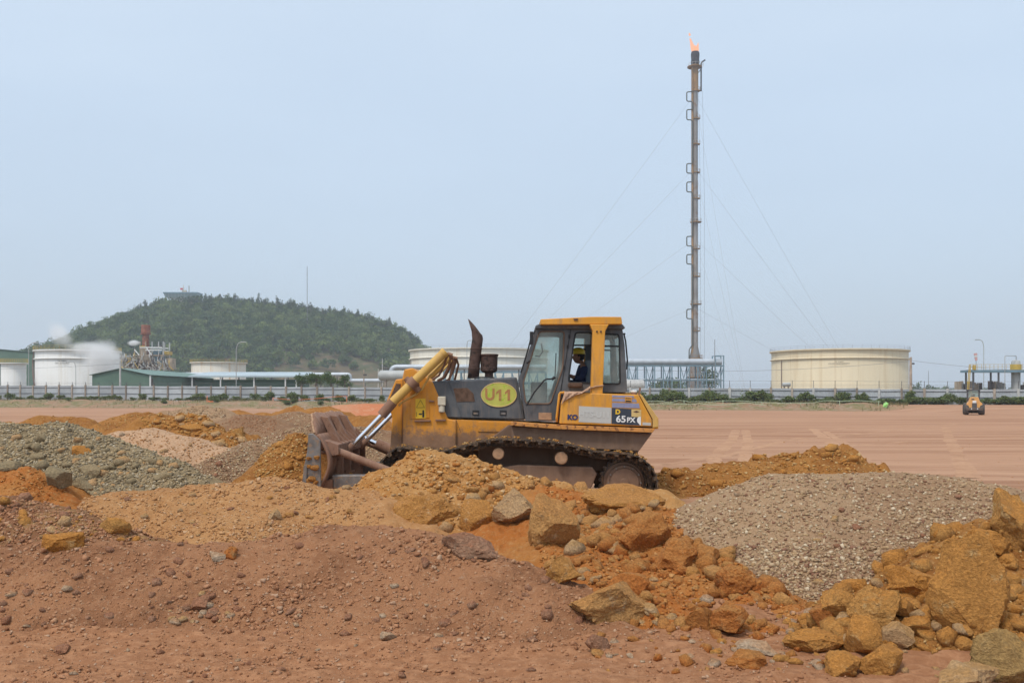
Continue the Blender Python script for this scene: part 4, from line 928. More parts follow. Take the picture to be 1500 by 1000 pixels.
pr('belly', [(575,655),(935,662),(935,705),(600,710)], 17.5, 17.55, mir(17.55), MUD, bevel=0.02)

# --- tracks
def track_path():
    top = [(571,659),(580,656),(590,655),(612,658.5),(640,661.5),(662,659),(680,653),(695,649),(712,645),(730,643.2),(760,644),(800,646.5),(830,650),(850,656),(872,661.5),(895,663.5),(918,664)]
    arc = [(915+49*math.cos(t), 712+48*math.sin(t)) for t in np.linspace(-1.35, 1.5, 18)]
    bot = [(905,748),(800,748),(700,748),(620,748)]
    idl = [(592+44*math.cos(t), 703+45*math.sin(t)) for t in np.linspace(1.75, 4.1, 14)]
    pts = [Vector(P(a_, b_, 16.6)) for a_, b_ in top+arc+bot+idl]; pts.append(pts[0])
    ln = [0]
    for a_, b_ in zip(pts[:-1], pts[1:]): ln.append(ln[-1] + (b_-a_).length)
    return pts, ln
TP, TL = track_path(); NS = 50
def at_track(s):
    s %= TL[-1]
    for i in range(len(TP)-1):
        if TL[i+1] >= s: break
    t = (s-TL[i])/(TL[i+1]-TL[i]); return TP[i].lerp(TP[i+1], t)
pitch = TL[-1]/NS
sh = MB(); sh.prism([(-pitch*0.52,-0.012),(pitch*0.50,-0.012),(pitch*0.50,0.004),(0.035,0.012),(0.022,0.019),(-0.022,0.019),(-0.035,0.012),(-pitch*0.52,0.010)], -0.39, 0.39)
lk = MB()
for yy in (-0.11, 0.07):
    lk.prism([(-pitch*0.50,-0.112),(-pitch*0.2,-0.125),(pitch*0.2,-0.125),(pitch*0.50,-0.112),(pitch*0.52,-0.05),(pitch*0.2,-0.013),(-pitch*0.2,-0.013),(-pitch*0.52,-0.05)], yy, yy+0.04)
lk.lathe((pitch*0.5, -0.13, -0.07), [(0.03,0),(0.03,0.26)], 8, 'y')
for yy in (-0.385, 0.345):              # gussets under the shoe ends
    sh.prism([(-pitch*0.42,-0.012),(-pitch*0.05,-0.012),(-pitch*0.12,-0.055),(-pitch*0.38,-0.055)], yy, yy+0.04)
def mesh_only(mb, name, mat):
    me = bpy.data.meshes.new(name); me.from_pydata(mb.v, [], mb.f); bm = bmesh.new(); bm.from_mesh(me); bmesh.ops.recalc_face_normals(bm, faces=bm.faces); bm.to_mesh(me); bm.free(); me.materials.append(mat); return me
SHM, LKM = mesh_only(sh, 'track_shoe', TRK), mesh_only(lk, 'track_link', TRK)
for yc in (16.97, mir(16.97)):
    fr_ = MB().prism(px_poly([(610,700),(760,681),(868,684),(875,694),(868,712),(850,736),(620,740)], 16.75), yc-0.17, yc+0.17).build('track_frame', MUD, DZ, bevel=0.02)
    for (cx_, cy_, r_) in ((730,664,8.6),(822,670.5,9.4)):
        x, z = P(cx_, cy_, 16.75); MB().lathe((x, yc-0.30, z), [(r_*0.0115*0.85,0),(r_*0.0115,0.015),(r_*0.0115,0.30)], 20, 'y').build('carrier_roller', TANR, fr_, True)
    x, z = P(915, 707, 16.75)
    sp = MB(); nt = 23; gp = []
    for i in range(nt*4):
        a_ = 2*math.pi*i/(nt*4); rr_ = (0.43 if i % 4 in (0,1) else 0.385); gp.append((x+rr_*math.cos(a_), z+rr_*math.sin(a_)))
    sp.prism(gp, yc-0.04, yc+0.03); spo = sp.build('sprocket', TRK, DZ)
    yy = -1 if yc < 18 else 1
    MB().lathe((x, yc, z), [(0.35,yy*0.05),(0.34,yy*0.09),(0.31,yy*0.10),(0.29,yy*0.16),(0.25,yy*0.17),(0.24,yy*0.20),(0.08,yy*0.21),(0.07,yy*0.23),(0.01,yy*0.235)], 32, 'y').build('final_drive_hub', MUD, spo, True)
    bl_ = MB()
    for k_ in range(12):
        a_ = k_*math.pi/6; bl_.lathe((x+0.275*math.cos(a_), yc+yy*0.185, z+0.275*math.sin(a_)), [(0.014,-0.03),(0.014,0.0)], 8, 'y')
    bl_.build('hub_bolts', STEEL, spo)
    xi, zi = P(592, 704, 16.75); MB().lathe((xi, yc-0.09, zi), [(0.30,0),(0.37,0.01),(0.37,0.17),(0.30,0.18)], 32, 'y').build('idler', TRK, DZ, True)
    ch = bpy.data.objects.new('track_chain', None); link(ch, DZ); ch.empty_display_size = 0.1; ORIG[ch] = ORIG[DZ]
    for i in range(NS):
        a_, b_ = at_track((i-0.5)*pitch), at_track((i+0.5)*pitch); c_ = (a_+b_)/2; d = (b_-a_).normalized()
        ang = math.atan2(d.y, d.x)
        for me_, nm in ((SHM, 'track_shoe'), (LKM, 'track_link')):
            o = bpy.data.objects.new(nm, me_); link(o, ch); o.location = Vector((c_.x, yc, c_.y)) - ORIG[DZ]; o.rotation_euler = (0, -ang, 0)
# mud on the near track
Vs, Ts, k0 = [], [], 0
for i in range(420):
    s_ = RNG.uniform(0, 27)*pitch*0.80; j = round(s_/pitch)
    s_ = j*pitch + RNG.normal(0, 0.02) if RNG.random() < 0.75 else s_
    c_ = at_track(s_); V, T = PEB[i % len(PEB)]; r_ = RNG.uniform(0.008, 0.026)
    Vs.append(V*r_*np.array([1.3,1.3,0.9]) + np.array([c_.x, RNG.uniform(16.58, 17.0) if RNG.random() < 0.8 else 16.60, c_.y+0.045*(RNG.random()**0.5)]) - np.array(ORIG[DZ])); Ts.append(T+k0); k0 += len(V)
me = fast_mesh('mud_clods', np.concatenate(Vs), np.concatenate(Ts)); me.materials.append(PB['ochre']); o = link(bpy.data.objects.new('mud_clods', me), DZ); o['kind'] = 'stuff'

# --- blade and its linkage
BX = -3.17                                     # blade top edge, world x
def blade():
    n = 15; ys = np.linspace(16.12, 19.88, 41); prof = []
    for i in range(n):
        t = i/(n-1); z = 1.30 - t*0.95; prof.append((BX + 0.24*math.sin(math.pi*(t*0.92+0.04)) - 0.03*t, z))
    vs = [(x, y, z) for y in ys for x, z in prof]
    fs = [(i*n+j, i*n+j+1, (i+1)*n+j+1, (i+1)*n+j) for i in range(len(ys)-1) for j in range(n-1)]
    o = MB().add(vs, fs).build('blade', RUSTB, DZ, True); sd = o.modifiers.new('plate', 'SOLIDIFY'); sd.thickness = 0.04; sd.offset = 1
    # raised centre plate with a torn top edge
    ysp = np.linspace(16.14, 19.86, 40); top = []
    for y in ysp:
        e_ = min(1.0, (y-16.14)/0.62, (19.86-y)/0.50); top.append(1.31 + 0.30*max(0, e_)**0.8 + RNG.normal(0, 0.010))
    vs, fs = [], []
    for y, t in zip(ysp, top):
        lean = 0.16*(t-1.30)/0.3
        vs += [(BX-0.01, y, 1.27), (BX-0.01-lean*0.4, y, (1.27+t)/2), (BX-0.02-lean, y, t)]
    for i in range(len(ysp)-1):
        for j in range(2): fs.append((i*3+j, i*3+j+1, (i+1)*3+j+1, (i+1)*3+j))
    g_ = MB().add(vs, fs).build('spill_guard', RUSTB, o, True); sd = g_.modifiers.new('plate', 'SOLIDIFY'); sd.thickness = 0.03
    edge = MB(); edge.tube([(BX-0.03-0.16*(t-1.30)/0.3, y, t) for y, t in zip(ysp, top)], 0.018, 6); edge.build('torn_edge', TANR, o, True)
    for y in (17.05, 17.95, 18.85):             # leaning gussets behind the guard
        MB().prism([(BX-0.10,1.575),(BX+0.02,1.555),(BX+0.24,1.16),(BX+0.10,1.14)], y-0.09, y+0.09).build('gusset', RUSTB, o, bevel=0.01)
    bm_ = MB(); bm_.prism([(BX+0.08,1.20),(BX+0.33,1.12),(BX+0.33,0.95),(BX+0.22,0.93)], 16.3, 19.7); bm_.build('cross_beam', RUSTB, o, bevel=0.012)
    for y in np.arange(16.7, 19.5, 0.36): MB().prism([(BX+0.12,1.19),(BX+0.33,1.12),(BX+0.16,1.30)], y, y+0.05).build('stiffener', RUSTB, o)
    for y in (16.75, 17.5, 18.5, 19.25):
        MB().prism([(BX+0.18,0.94),(BX+0.33,0.94),(BX+0.34,0.62),(BX+0.16,0.36),(BX+0.08,0.36),(BX+0.22,0.65)], y-0.03, y+0.03).build('rib', RUSTB, o, bevel=0.008)
    MB().prism([(BX+0.02,0.52),(BX+0.26,0.56),(BX+0.26,0.40),(BX+0.0,0.36)], 16.3, 19.7).build('lower_beam', RUSTB, o, bevel=0.012)
    ce = MB().prism([(BX-0.02,0.44),(BX+0.03,0.44),(BX-0.02,0.26),(BX-0.07,0.26)], 16.12, 19.88).build('cutting_edge', STEEL, o, bevel=0.006)
    for ya, yb in ((16.07, 16.12), (19.88, 19.93)):
        ep = MB().prism(px_poly([(452,634.5),(459,634.5),(470,645),(470.5,713),(443.5,710),(446,682),(450.5,660)], 16.1), ya, yb).build('end_plate', STEEL, o, bevel=0.012)
        if ya < 17:
            x, z = P(447, 690, 16.05); MB().prism(px_poly([(445,682),(450,680),(449,708),(443,708)], 16.06), 16.045, 16.069).build('end_bit', STEEL, ep, bevel=0.004)
            for (a_, b_, r_) in ((452,671,0.052),(464,670,0.058),(461,685,0.085),(453,683,0.05),(456,701,0.08),(462,706,0.06),(451,704,0.05)):
                x, z = P(a_, b_, 16.06); V, T = STO[int(a_) % 16]; MB().add([(x+v[0]*r_, 16.055+v[1]*r_*0.6, z+v[2]*r_) for v in V], [tuple(t) for t in T]).build('mud_lump', SO['ochre'], ep)
blade()
for near in (True, False):
    def Yn(y): return y if near else mir(y)
    def Q(px, py, y): p = P(px, py, 16.5); return (p[0], Yn(y), p[1])
    pa = MB(); ya, yb = sorted((Yn(16.30), Yn(16.52)))
    pa.prism([(BX+0.22,0.62),(BX+0.66,0.62),(-0.3,0.52),(-0.3,0.30),(BX+0.66,0.40),(BX+0.22,0.40)], ya, yb); arm = pa.build('push_arm', STEEL, DZ, bevel=0.015)
    br = MB(); br.tube([Q(474,651,16.40),Q(486,656,16.40),Q(600,700,16.42)], [0.05,0.062,0.066], 14); br.build('brace', RUSTB, arm, True)
    br = MB(); br.tube([Q(466,648,16.40),Q(477,652,16.40)], 0.085, 12); br.tube([Q(470,661,16.4),Q(480,662,16.4)], 0.035, 8); br.build('brace_socket', RUSTB, arm, True)
tl = MB(); tl.tube([P3(551,649.5,19.3),P3(600,672,19.3)], 0.11, 14); to = tl.build('tilt_cylinder', RUSTB, DZ, True)
MB().tube([P3(520,634.5,19.3),P3(553,650.5,19.3)], 0.045, 12).build('rod', CHROME, to, True)

# ------------------------------------------------------------------ the driver
SKIN = plain('skin', (0.27, 0.135, 0.085), 0.6, 0, 0.08); NAVY = plain('navy_cloth', (0.022, 0.030, 0.075), 0.9, 0, 0.2, 12); HELM = plain('helmet_yellow', (0.66, 0.47, 0.02), 0.35, 0, 0.05); HAIR = plain('hair_black', (0.012,0.010,0.010), 0.7)
def skin_mesh(V, E, R, sub=2):
    me = bpy.data.meshes.new('tmp'); me.from_pydata(V, E, []); o = bpy.data.objects.new('tmp', me); COL.objects.link(o)
    md = o.modifiers.new('skin', 'SKIN'); md.use_smooth_shade = True
    for i, r_ in enumerate(R): me.skin_vertices[0].data[i].radius = (r_, r_) if not isinstance(r_, tuple) else r_
    me.skin_vertices[0].data[0].use_root = True
    s_ = o.modifiers.new('sub', 'SUBSURF'); s_.levels = sub; s_.render_levels = sub
    dg = bpy.context.evaluated_depsgraph_get(); out = bpy.data.meshes.new_from_object(o.evaluated_get(dg)); bpy.data.objects.remove(o); return out
hx, hz = P(847.5, 522.5, 17.9)                 # head centre; local frame: -x is forward
sx_, sz_ = P(855, 562, 17.9)                   # hips
HP = Vector((sx_, 17.95, sz_))
def loc(px, py, dy=0.0): x, z = P(px, py, 17.9); return Vector((x, 17.95+dy, z)) - HP
V = [loc(855,561), loc(855.5,552), loc(855.5,541), loc(852.5,532.5), loc(849.5,527)]
E = [(0,1),(1,2),(2,3),(3,4)]; R = [(0.12,0.15),(0.115,0.145),(0.13,0.16),(0.06,0.06),(0.052,0.052)]
for s_ in (-1, 1):
    b0 = len(V); V += [loc(855,537,0.16*s_), loc(853.5,548.5,0.22*s_), loc(850,556,0.21*s_), loc(840,552.5,0.16*s_), loc(837,551,0.14*s_)]
    E += [(2,b0),(b0,b0+1),(b0+1,b0+2),(b0+2,b0+3),(b0+3,b0+4)]; R += [0.062,0.05,0.045,0.034,0.030]
    for f_ in range(5):                          # four fingers curled round the lever, and the thumb
        f0 = len(V); off = (-0.03+0.02*f_)*s_
        if f_ < 4:
            V += [loc(834.6,549.8-0.4*f_,0.14*s_+off*0.9), loc(832.9,550.2-0.3*f_,0.14*s_+off), loc(832.8,552.0,0.14*s_+off)]; E += [(b0+4,f0),(f0,f0+1),(f0+1,f0+2)]; R += [0.010,0.009,0.008]
        else:
            V += [loc(836.6,548.8,0.10*s_), loc(834.8,548.3,0.11*s_)]; E += [(b0+4,f0),(f0,f0+1)]; R += [0.011,0.009]
    l0 = len(V); V += [loc(853,563,0.11*s_), loc(822,561,0.15*s_), loc(815,598,0.14*s_), loc(806,602,0.14*s_)]; E += [(0,l0),(l0,l0+1),(l0+1,l0+2),(l0+2,l0+3)]; R += [0.09,0.065,0.05,0.04]
bme = skin_mesh(V, E, R, 1)
# head: shaped sphere with brow, nose, mouth, chin and ears, joined into the body mesh
bm = bmesh.new(); bm.from_mesh(bme)
hc = Vector((hx, 17.95, hz)) - HP
hb = bmesh.ops.create_uvsphere(bm, u_segments=28, v_segments=20, radius=1.0)
for v in hb['verts']:
    p = v.co.copy(); x, y, z = p
    X_ = x*0.098; Y_ = y*0.074; Z_ = z*0.120
    if z < -0.2: X_ *= 1 - 0.25*(-z-0.2) if x > 0 else 1 - 0.12*(-z-0.2); Y_ *= 1-0.35*(-z-0.2)
    if x < 0:                                   # face side
        g = math.exp(-((y/0.16)**2))
        X_ -= 0.026*g*math.exp(-((z+0.12)/0.16)**2)          # nose
        X_ += 0.010*math.exp(-((z-0.08)/0.09)**2)*math.exp(-((abs(y)-0.35)/0.2)**2)   # eye sockets
        X_ -= 0.008*g*math.exp(-((z+0.52)/0.07)**2) + 0.007*g*math.exp(-((z+0.42)/0.05)**2)   # lips
        X_ -= 0.012*g*math.exp(-((z+0.78)/0.14)**2)          # chin
    v.co = hc + Vector((X_, Y_, Z_))
for s_ in (-1, 1):
    eb = bmesh.ops.create_uvsphere(bm, u_segments=10, v_segments=8, radius=1.0)
    for v in eb['verts']: v.co = hc + Vector((0.012 + v.co.x*0.018, s_*0.076 + v.co.y*0.010, -0.012 + v.co.z*0.030))
bm.to_mesh(bme); bm.free(); bme.materials.clear(); bme.materials.append(SKIN)
for p in bme.polygons: p.use_smooth = True; p.material_index = 0
person = link(bpy.data.objects.new('person', bme)); person.location = HP; ORIG[person] = HP
setp(person, 'driver in navy shirt and yellow hard hat seated in the dozer cab', 'person')
# clothing
V2 = [loc(855,563), loc(855.5,552), loc(855.5,541), loc(853.6,534.5)]; E2 = [(0,1),(1,2),(2,3)]; R2 = [(0.145,0.185),(0.14,0.175),(0.145,0.18),(0.075,0.08)]
for s_ in (-1, 1):
    b0 = len(V2); V2 += [loc(855,537.5,0.165*s_), loc(853.5,548.5,0.225*s_), loc(850,556,0.215*s_), loc(841,553,0.165*s_)]; E2 += [(2,b0),(b0,b0+1),(b0+1,b0+2),(b0+2,b0+3)]; R2 += [0.082,0.068,0.062,0.050]
sm_ = skin_mesh(V2, E2, R2); sm_.materials.clear(); sm_.materials.append(NAVY); link(bpy.data.objects.new('shirt', sm_), person)
V3 = [loc(855,564)]; E3 = []; R3 = [(0.14,0.18)]
for s_ in (-1, 1):
    b0 = len(V3); V3 += [loc(852,564,0.11*s_), loc(822,562,0.15*s_), loc(815.5,596,0.14*s_)]; E3 += [(0,b0),(b0,b0+1),(b0+1,b0+2)]; R3 += [0.105,0.08,0.065]
sm_ = skin_mesh(V3, E3, R3); sm_.materials.clear(); sm_.materials.append(NAVY); link(bpy.data.objects.new('trousers', sm_), person)
hh = MB(); hcw = hc + HP
hh.lathe((hcw.x-0.004, hcw.y, hcw.z+0.052), [(0.125,0),(0.124,0.02),(0.118,0.055),(0.098,0.09),(0.06,0.113),(0.015,0.12)], 24)
hh.add([(hcw.x-0.004+r_*math.cos(a_)*(1.0 if abs(a_-math.pi) > 1.3 else 1.12), hcw.y+r_*math.sin(a_)*0.95, hcw.z+0.050+zz) for zz, r_ in ((0,0.142),(0.008,0.120)) for a_ in np.linspace(0, 2*math.pi, 24, endpoint=False)],
       [(k_, (k_+1) % 24, 24+(k_+1) % 24, 24+k_) for k_ in range(24)])
hh.build('hard_hat', HELM, person, True)
hr = MB(); hr.lathe((hcw.x+0.030, hcw.y, hcw.z-0.035), [(0.05,-0.03),(0.076,0.0),(0.084,0.05),(0.088,0.09)], 18); hr.build('hair', HAIR, person, True)
# ------------------------------------------------------------------ fence of metal panels
def fence_pt(px, s=0.0):                        # spot on (or s metres in front of) the fence line under a photo column
    dx = (px-750)/F; t = (s + FN @ FL)/(FN[0]*dx + FN[1]); return Vector((dx*t, t, float(ground_z(dx*t, t))))
CONC = plain('concrete_post', (0.30, 0.245, 0.195), 0.9, 0, 0.2, 1.5, (0.20, 0.15, 0.11), (0.5, 0.7), objvar=0.25)
CONW = plain('concrete_pale', (0.46, 0.45, 0.43), 0.9, 0, 0.12, 1.5)
PANM = plain('fence_sheet', (0.42, 0.440, 0.455), 0.55, 0.1, 0.10, 0.6, (0.38, 0.25, 0.17), (0.66, 0.80), objvar=0.12)
DRKM = plain('dark_metal', (0.085, 0.085, 0.09), 0.6, 0.2, 0.2); WIRE = plain('wire_grey', (0.20, 0.20, 0.21), 0.6, 0.3)
FEN = empty('perimeter_fence', tuple(fence_pt(750)), 'long fence of blue grey corrugated sheets between concrete posts', 'fence')
SP = 3.2; s0, s1 = -14.0, 204.0; NP = int((s1-s0)/SP)
fang = math.atan2(FD[1], FD[0])
pm = MB().box(-0.13, 0.13, -0.13, 0.13, -0.3, 1.0); PM = mesh_only(pm, 'post', CONC); PMW = mesh_only(pm, 'post', CONW)
ncor = 26; vs = []; fs = []
for i in range(ncor*2+1):
    x = -SP/2+0.13 + (SP-0.26)*i/(ncor*2); y = 0.022*(1 if i % 4 in (1, 2) else -1)
    vs += [(x, y, 0.0), (x, y, 1.0)]
    if i: fs.append((2*i-2, 2*i, 2*i+1, 2*i-1))
PNM = mesh_only(MB().add(vs, fs), 'panel', PANM); RLM = mesh_only(MB().box(-SP/2+0.14, SP/2-0.14, -0.075, -0.03, -0.045, 0.045), 'rail', DRKM)
XPM = mesh_only(MB().box(-0.035, 0.035, -0.035, 0.035, 0, 1.15), 'post_extension', DRKM)
tops = []
for i in range(NP+1):
    s = s0 + i*SP; xy = FL + FD*s; zb = float(ground_z(xy[0], xy[1])); f = min(1, max(0, s/188)); ht = 3.05 - 0.72*f
    thick = i in (50,)
    o = bpy.data.objects.new('post', PMW if thick or (f > 0.55 and i % 3 == 0) else PM); link(o, FEN); o.location = Vector((xy[0], xy[1], zb)) - ORIG[FEN]; o.rotation_euler = (0, 0, fang+random.uniform(-.03,.03)); w = 1.25 if not thick else 1.9
    o.scale = (w*random.uniform(.85,1.1), 1.2, ht*random.uniform(1.0,1.035))
    o = bpy.data.objects.new('post_extension', XPM); link(o, FEN); o.location = Vector((xy[0], xy[1], zb+ht)) - ORIG[FEN]; o.rotation_euler = (random.uniform(-.04,.04), random.uniform(-.04,.04), fang); o.scale = (1, 1, 1.0 if f > 0.45 else 0.55)
    tops.append(Vector((xy[0], xy[1], zb+ht)))
    if i < NP:
        c = FL + FD*(s+SP/2); zc = float(ground_z(c[0], c[1])); tilt = random.uniform(-.012, .012)
        o = bpy.data.objects.new('panel', PNM); link(o, FEN); o.location = Vector((c[0], c[1], zc)) - ORIG[FEN]; o.rotation_euler = (0, tilt, fang); o.scale = (1, 1, ht*random.uniform(0.955, 0.985))
        for fz in (0.45, 0.82):
            o = bpy.data.objects.new('rail', RLM); link(o, FEN); o.location = Vector((c[0], c[1], zc+ht*fz)) - ORIG[FEN]; o.rotation_euler = (0, tilt, fang)
for hz in (0.25, 0.52):
    MB().tube([t + Vector((0,0,hz)) for t in tops], 0.014, 4).build('barbed_wire', WIRE, FEN)
MB().tube([t + Vector((0,0,1.08)) for t in tops if t.x > -5], 0.014, 4).build('barbed_wire', WIRE, FEN)

# ------------------------------------------------------------------ leaves
def leafmat(name, c1, c2, c3):
    m, b = base_mat(name, 0.7, 0, 0.25); N, L = nodes_of(m)
    g = N.new('ShaderNodeNewGeometry'); at = N.new('ShaderNodeAttribute'); at.attribute_name = 'tint'
    c = mixc(N, L, g.outputs['Random Per Island'], c1, c2); c = mixc(N, L, at.outputs['Fac'], c, c3)
    L.new(c, b.inputs['Base Color'])
    t = N.new('ShaderNodeBsdfTranslucent'); L.new(c, t.inputs[0]); mx = N.new('ShaderNodeMixShader'); mx.inputs[0].default_value = 0.22
    L.new(b.outputs[0], mx.inputs[1]); L.new(t.outputs[0], mx.inputs[2]); L.new(mx.outputs[0], N['Material Output'].inputs[0]); return m
LF_B = leafmat('bush_leaf', (0.068, 0.118, 0.028), (0.130, 0.180, 0.050), (0.18, 0.18, 0.075))
LF_T = leafmat('tree_leaf', (0.045, 0.085, 0.020), (0.085, 0.135, 0.035), (0.12, 0.16, 0.045))
LF_H = leafmat('hill_leaf', (0.026, 0.062, 0.018), (0.056, 0.105, 0.028), (0.180, 0.235, 0.066))
LF_D = leafmat('dark_leaf', (0.028, 0.056, 0.026), (0.048, 0.080, 0.034), (0.070, 0.100, 0.042))
BARK = plain('bark', (0.13, 0.095, 0.07), 0.95, 0, 0.3, 4)
def quads(ctr, size, rng=RNG, droop=0.0):
    """one leaf-sized face at every centre"""
    n = len(ctr); a = rng.normal(size=(n,3)); a /= np.linalg.norm(a, axis=1)[:,None]
    b = rng.normal(size=(n,3)); b -= a*(a*b).sum(1)[:,None]; b /= np.linalg.norm(b, axis=1)[:,None]
    s = np.asarray(size)*rng.uniform(0.6, 1.4, n); a = a*s[:,None]; b = b*(s*0.55)[:,None]
    V = np.stack([ctr-a, ctr-b*0.9, ctr+a, ctr+b], 1).reshape(-1,3); T = np.arange(4*n).reshape(-1,4); return V, T
def crown_pts(n, R, rng=RNG, lumps=7):
    """points spread over several uneven clumps inside an ellipsoid of radii R, base at z=0"""
    c = rng.normal(size=(lumps,3)); c /= np.linalg.norm(c, axis=1)[:,None]; c *= rng.uniform(0.25, 0.75, lumps)[:,None]
    r = rng.uniform(0.28, 0.55, lumps); k = rng.integers(0, lumps, n)
    p = rng.normal(size=(n,3)); p /= np.linalg.norm(p, axis=1)[:,None]; p *= (rng.random(n)**0.42)[:,None]
    q = (c[k] + p*r[k][:,None]); q[:,2] = np.maximum(q[:,2], -0.85); return q*np.array(R) + np.array([0,0,R[2]*0.9])
def leaf_obj(name, V, T, mat, parent, tint=None):
    me = fast_mesh(name, V, T); me.materials.append(mat)
    if tint is not None:
        at = me.attributes.new('tint', 'FLOAT', 'POINT'); at.data.foreach_set('value', np.repeat(np.asarray(tint, np.float32), 4))
    return link(bpy.data.objects.new(name, me), parent)
BUSH = []
for k in range(7):
    q = crown_pts(1100, (1.0, 0.8, 0.75), lumps=14); V, T = quads(q, 0.09); me = fast_mesh('foliage', V, T); me.materials.append(LF_B)
    tn = me.attributes.new('tint', 'FLOAT', 'POINT'); tn.data.foreach_set('value', np.repeat(np.clip(RNG.normal(0.25, 0.25, len(q)), 0, 1).astype(np.float32), 4))
    st = MB()
    for j in range(4): st.tube([(0.05*j-0.1,0,-0.1),(0.25*(j-1.5),0.1*(j-2),0.5),(0.4*(j-1.5),0.15*(j-1.5),0.9)], [0.02,0.014,0.006], 5)
    BUSH.append((me, mesh_only(st, 'stem', BARK)))
def bush(px, s, r, h, label, group):
    p = fence_pt(px, s); o = bpy.data.objects.new('bush', None); COL.objects.link(o); o.location = p; o.rotation_euler = (0,0,random.uniform(0,6.28)); o.empty_display_size = .2
    setp(o, label, 'bush', group); f, st = random.choice(BUSH)
    for nm, me in (('foliage', f), ('stem', st)):
        c = bpy.data.objects.new(nm, me); link(c, o); c.scale = (r, r, h/1.7)
xs = -25
while xs < 1520:
    big = 1.35 if 930 < xs < 1110 else (1.15 if xs > 1290 else (0.95 if xs < 560 else 1.1))
    r = random.uniform(1.0, 2.0)*big; h = (0.8 + 1.8*random.random()**1.6)*big
    lab, grp = ('dusty green bush at the foot of the sheet fence left of the dozer', 'bushes along the fence left of the dozer') if xs < 600 else \
               (('thick green bush at the foot of the sheet fence between dozer and gravel tank', 'bushes along the fence behind the dozer') if xs < 1290 else ('green bush at the foot of the sheet fence near the orange machine', 'bushes along the fence by the orange machine'))
    if not (560 < xs < 900) : bush(xs, random.uniform(0.9, 2.6), r, h, lab, grp)
    xs += random.uniform(8, 20) if xs < 600 else (random.uniform(7, 19) if xs < 1290 else random.uniform(7, 13))
for px, s in ((315,9),(590,9),(430,9.5),(470,10),(420,10.5),(100,9),(240,9.5)): bush(px, s, 1.0, 1.0, 'low weed bush growing on the slope of the bank', 'weeds on the bank')
# grass along the bank
n = 15000; px = RNG.uniform(-30, 1330, n); ss = np.clip(RNG.gamma(2.2, 2.1, n)+0.6, 0.5, 15)
dxp = (px-750)/F; t = (ss + FN @ FL)/(FN[0]*dxp + FN[1]); gx = dxp*t; gz = ground_z(gx, t)
clump = fbm(gx*0.16, t*0.16, 71, 3); k = clump > RNG.uniform(-0.28, 0.30, n); gx, t, gz = gx[k], t[k], gz[k]; n = len(gx)
h = RNG.uniform(0.15, 0.55, n); w = RNG.uniform(0.03, 0.07, n); a = RNG.uniform(0, 3.14, n); lean = RNG.normal(0, 0.12, (n,2))
B = np.stack([gx, t, gz-0.02], -1); W = np.stack([np.cos(a)*w, np.sin(a)*w, 0*w], -1); Tp = B + np.stack([lean[:,0], lean[:,1], h], -1)
V = np.stack([B-W, B+W, Tp+W*0.2, Tp-W*0.2], 1).reshape(-1,3)
GRS = leafmat('bank_grass', (0.105, 0.115, 0.035), (0.185, 0.165, 0.070), (0.24, 0.19, 0.10))
go = leaf_obj('bank_grass', V, np.arange(4*n).reshape(-1,4), GRS, None, np.clip(RNG.normal(0.3, 0.3, n), 0, 1)); setp(go, 'dry grass and weeds along the bank below the fence', 'grass', kind='stuff')

# ------------------------------------------------------------------ storage tanks
RAILY = plain('rail_yellow', (0.50, 0.34, 0.07), 0.6, 0, 0.1)
def tank_paint(name, col, stain):
    m, b = base_mat(name, 0.55, 0, 0.3); N, L = nodes_of(m); pos = N.new('ShaderNodeNewGeometry').outputs['Position']
    n1 = noise(N, L, 1.0, 5, pos, 0.65, (0.9, 0.9, 0.035)); n2 = noise(N, L, 0.12, 4, pos)
    c = mixc(N, L, ramp(N, L, n2, 0.3, 0.7), tuple(x*0.94 for x in col), col); c = mixc(N, L, math_n(N, L, 'MULTIPLY', ramp(N, L, n1, 0.46, 0.70), 0.75), c, stain)
    L.new(c, b.inputs['Base Color']); return m
TK_C = tank_paint('tank_cream', (0.66, 0.565, 0.395), (0.52, 0.40, 0.24)); TK_W = tank_paint('tank_white', (0.72, 0.72, 0.70), (0.60, 0.57, 0.50)); TK_O = tank_paint('tank_offwhite', (0.70, 0.67, 0.58), (0.56, 0.48, 0.36)); TK_R = tank_paint('tank_rusty', (0.68, 0.65, 0.57), (0.50, 0.29, 0.10))
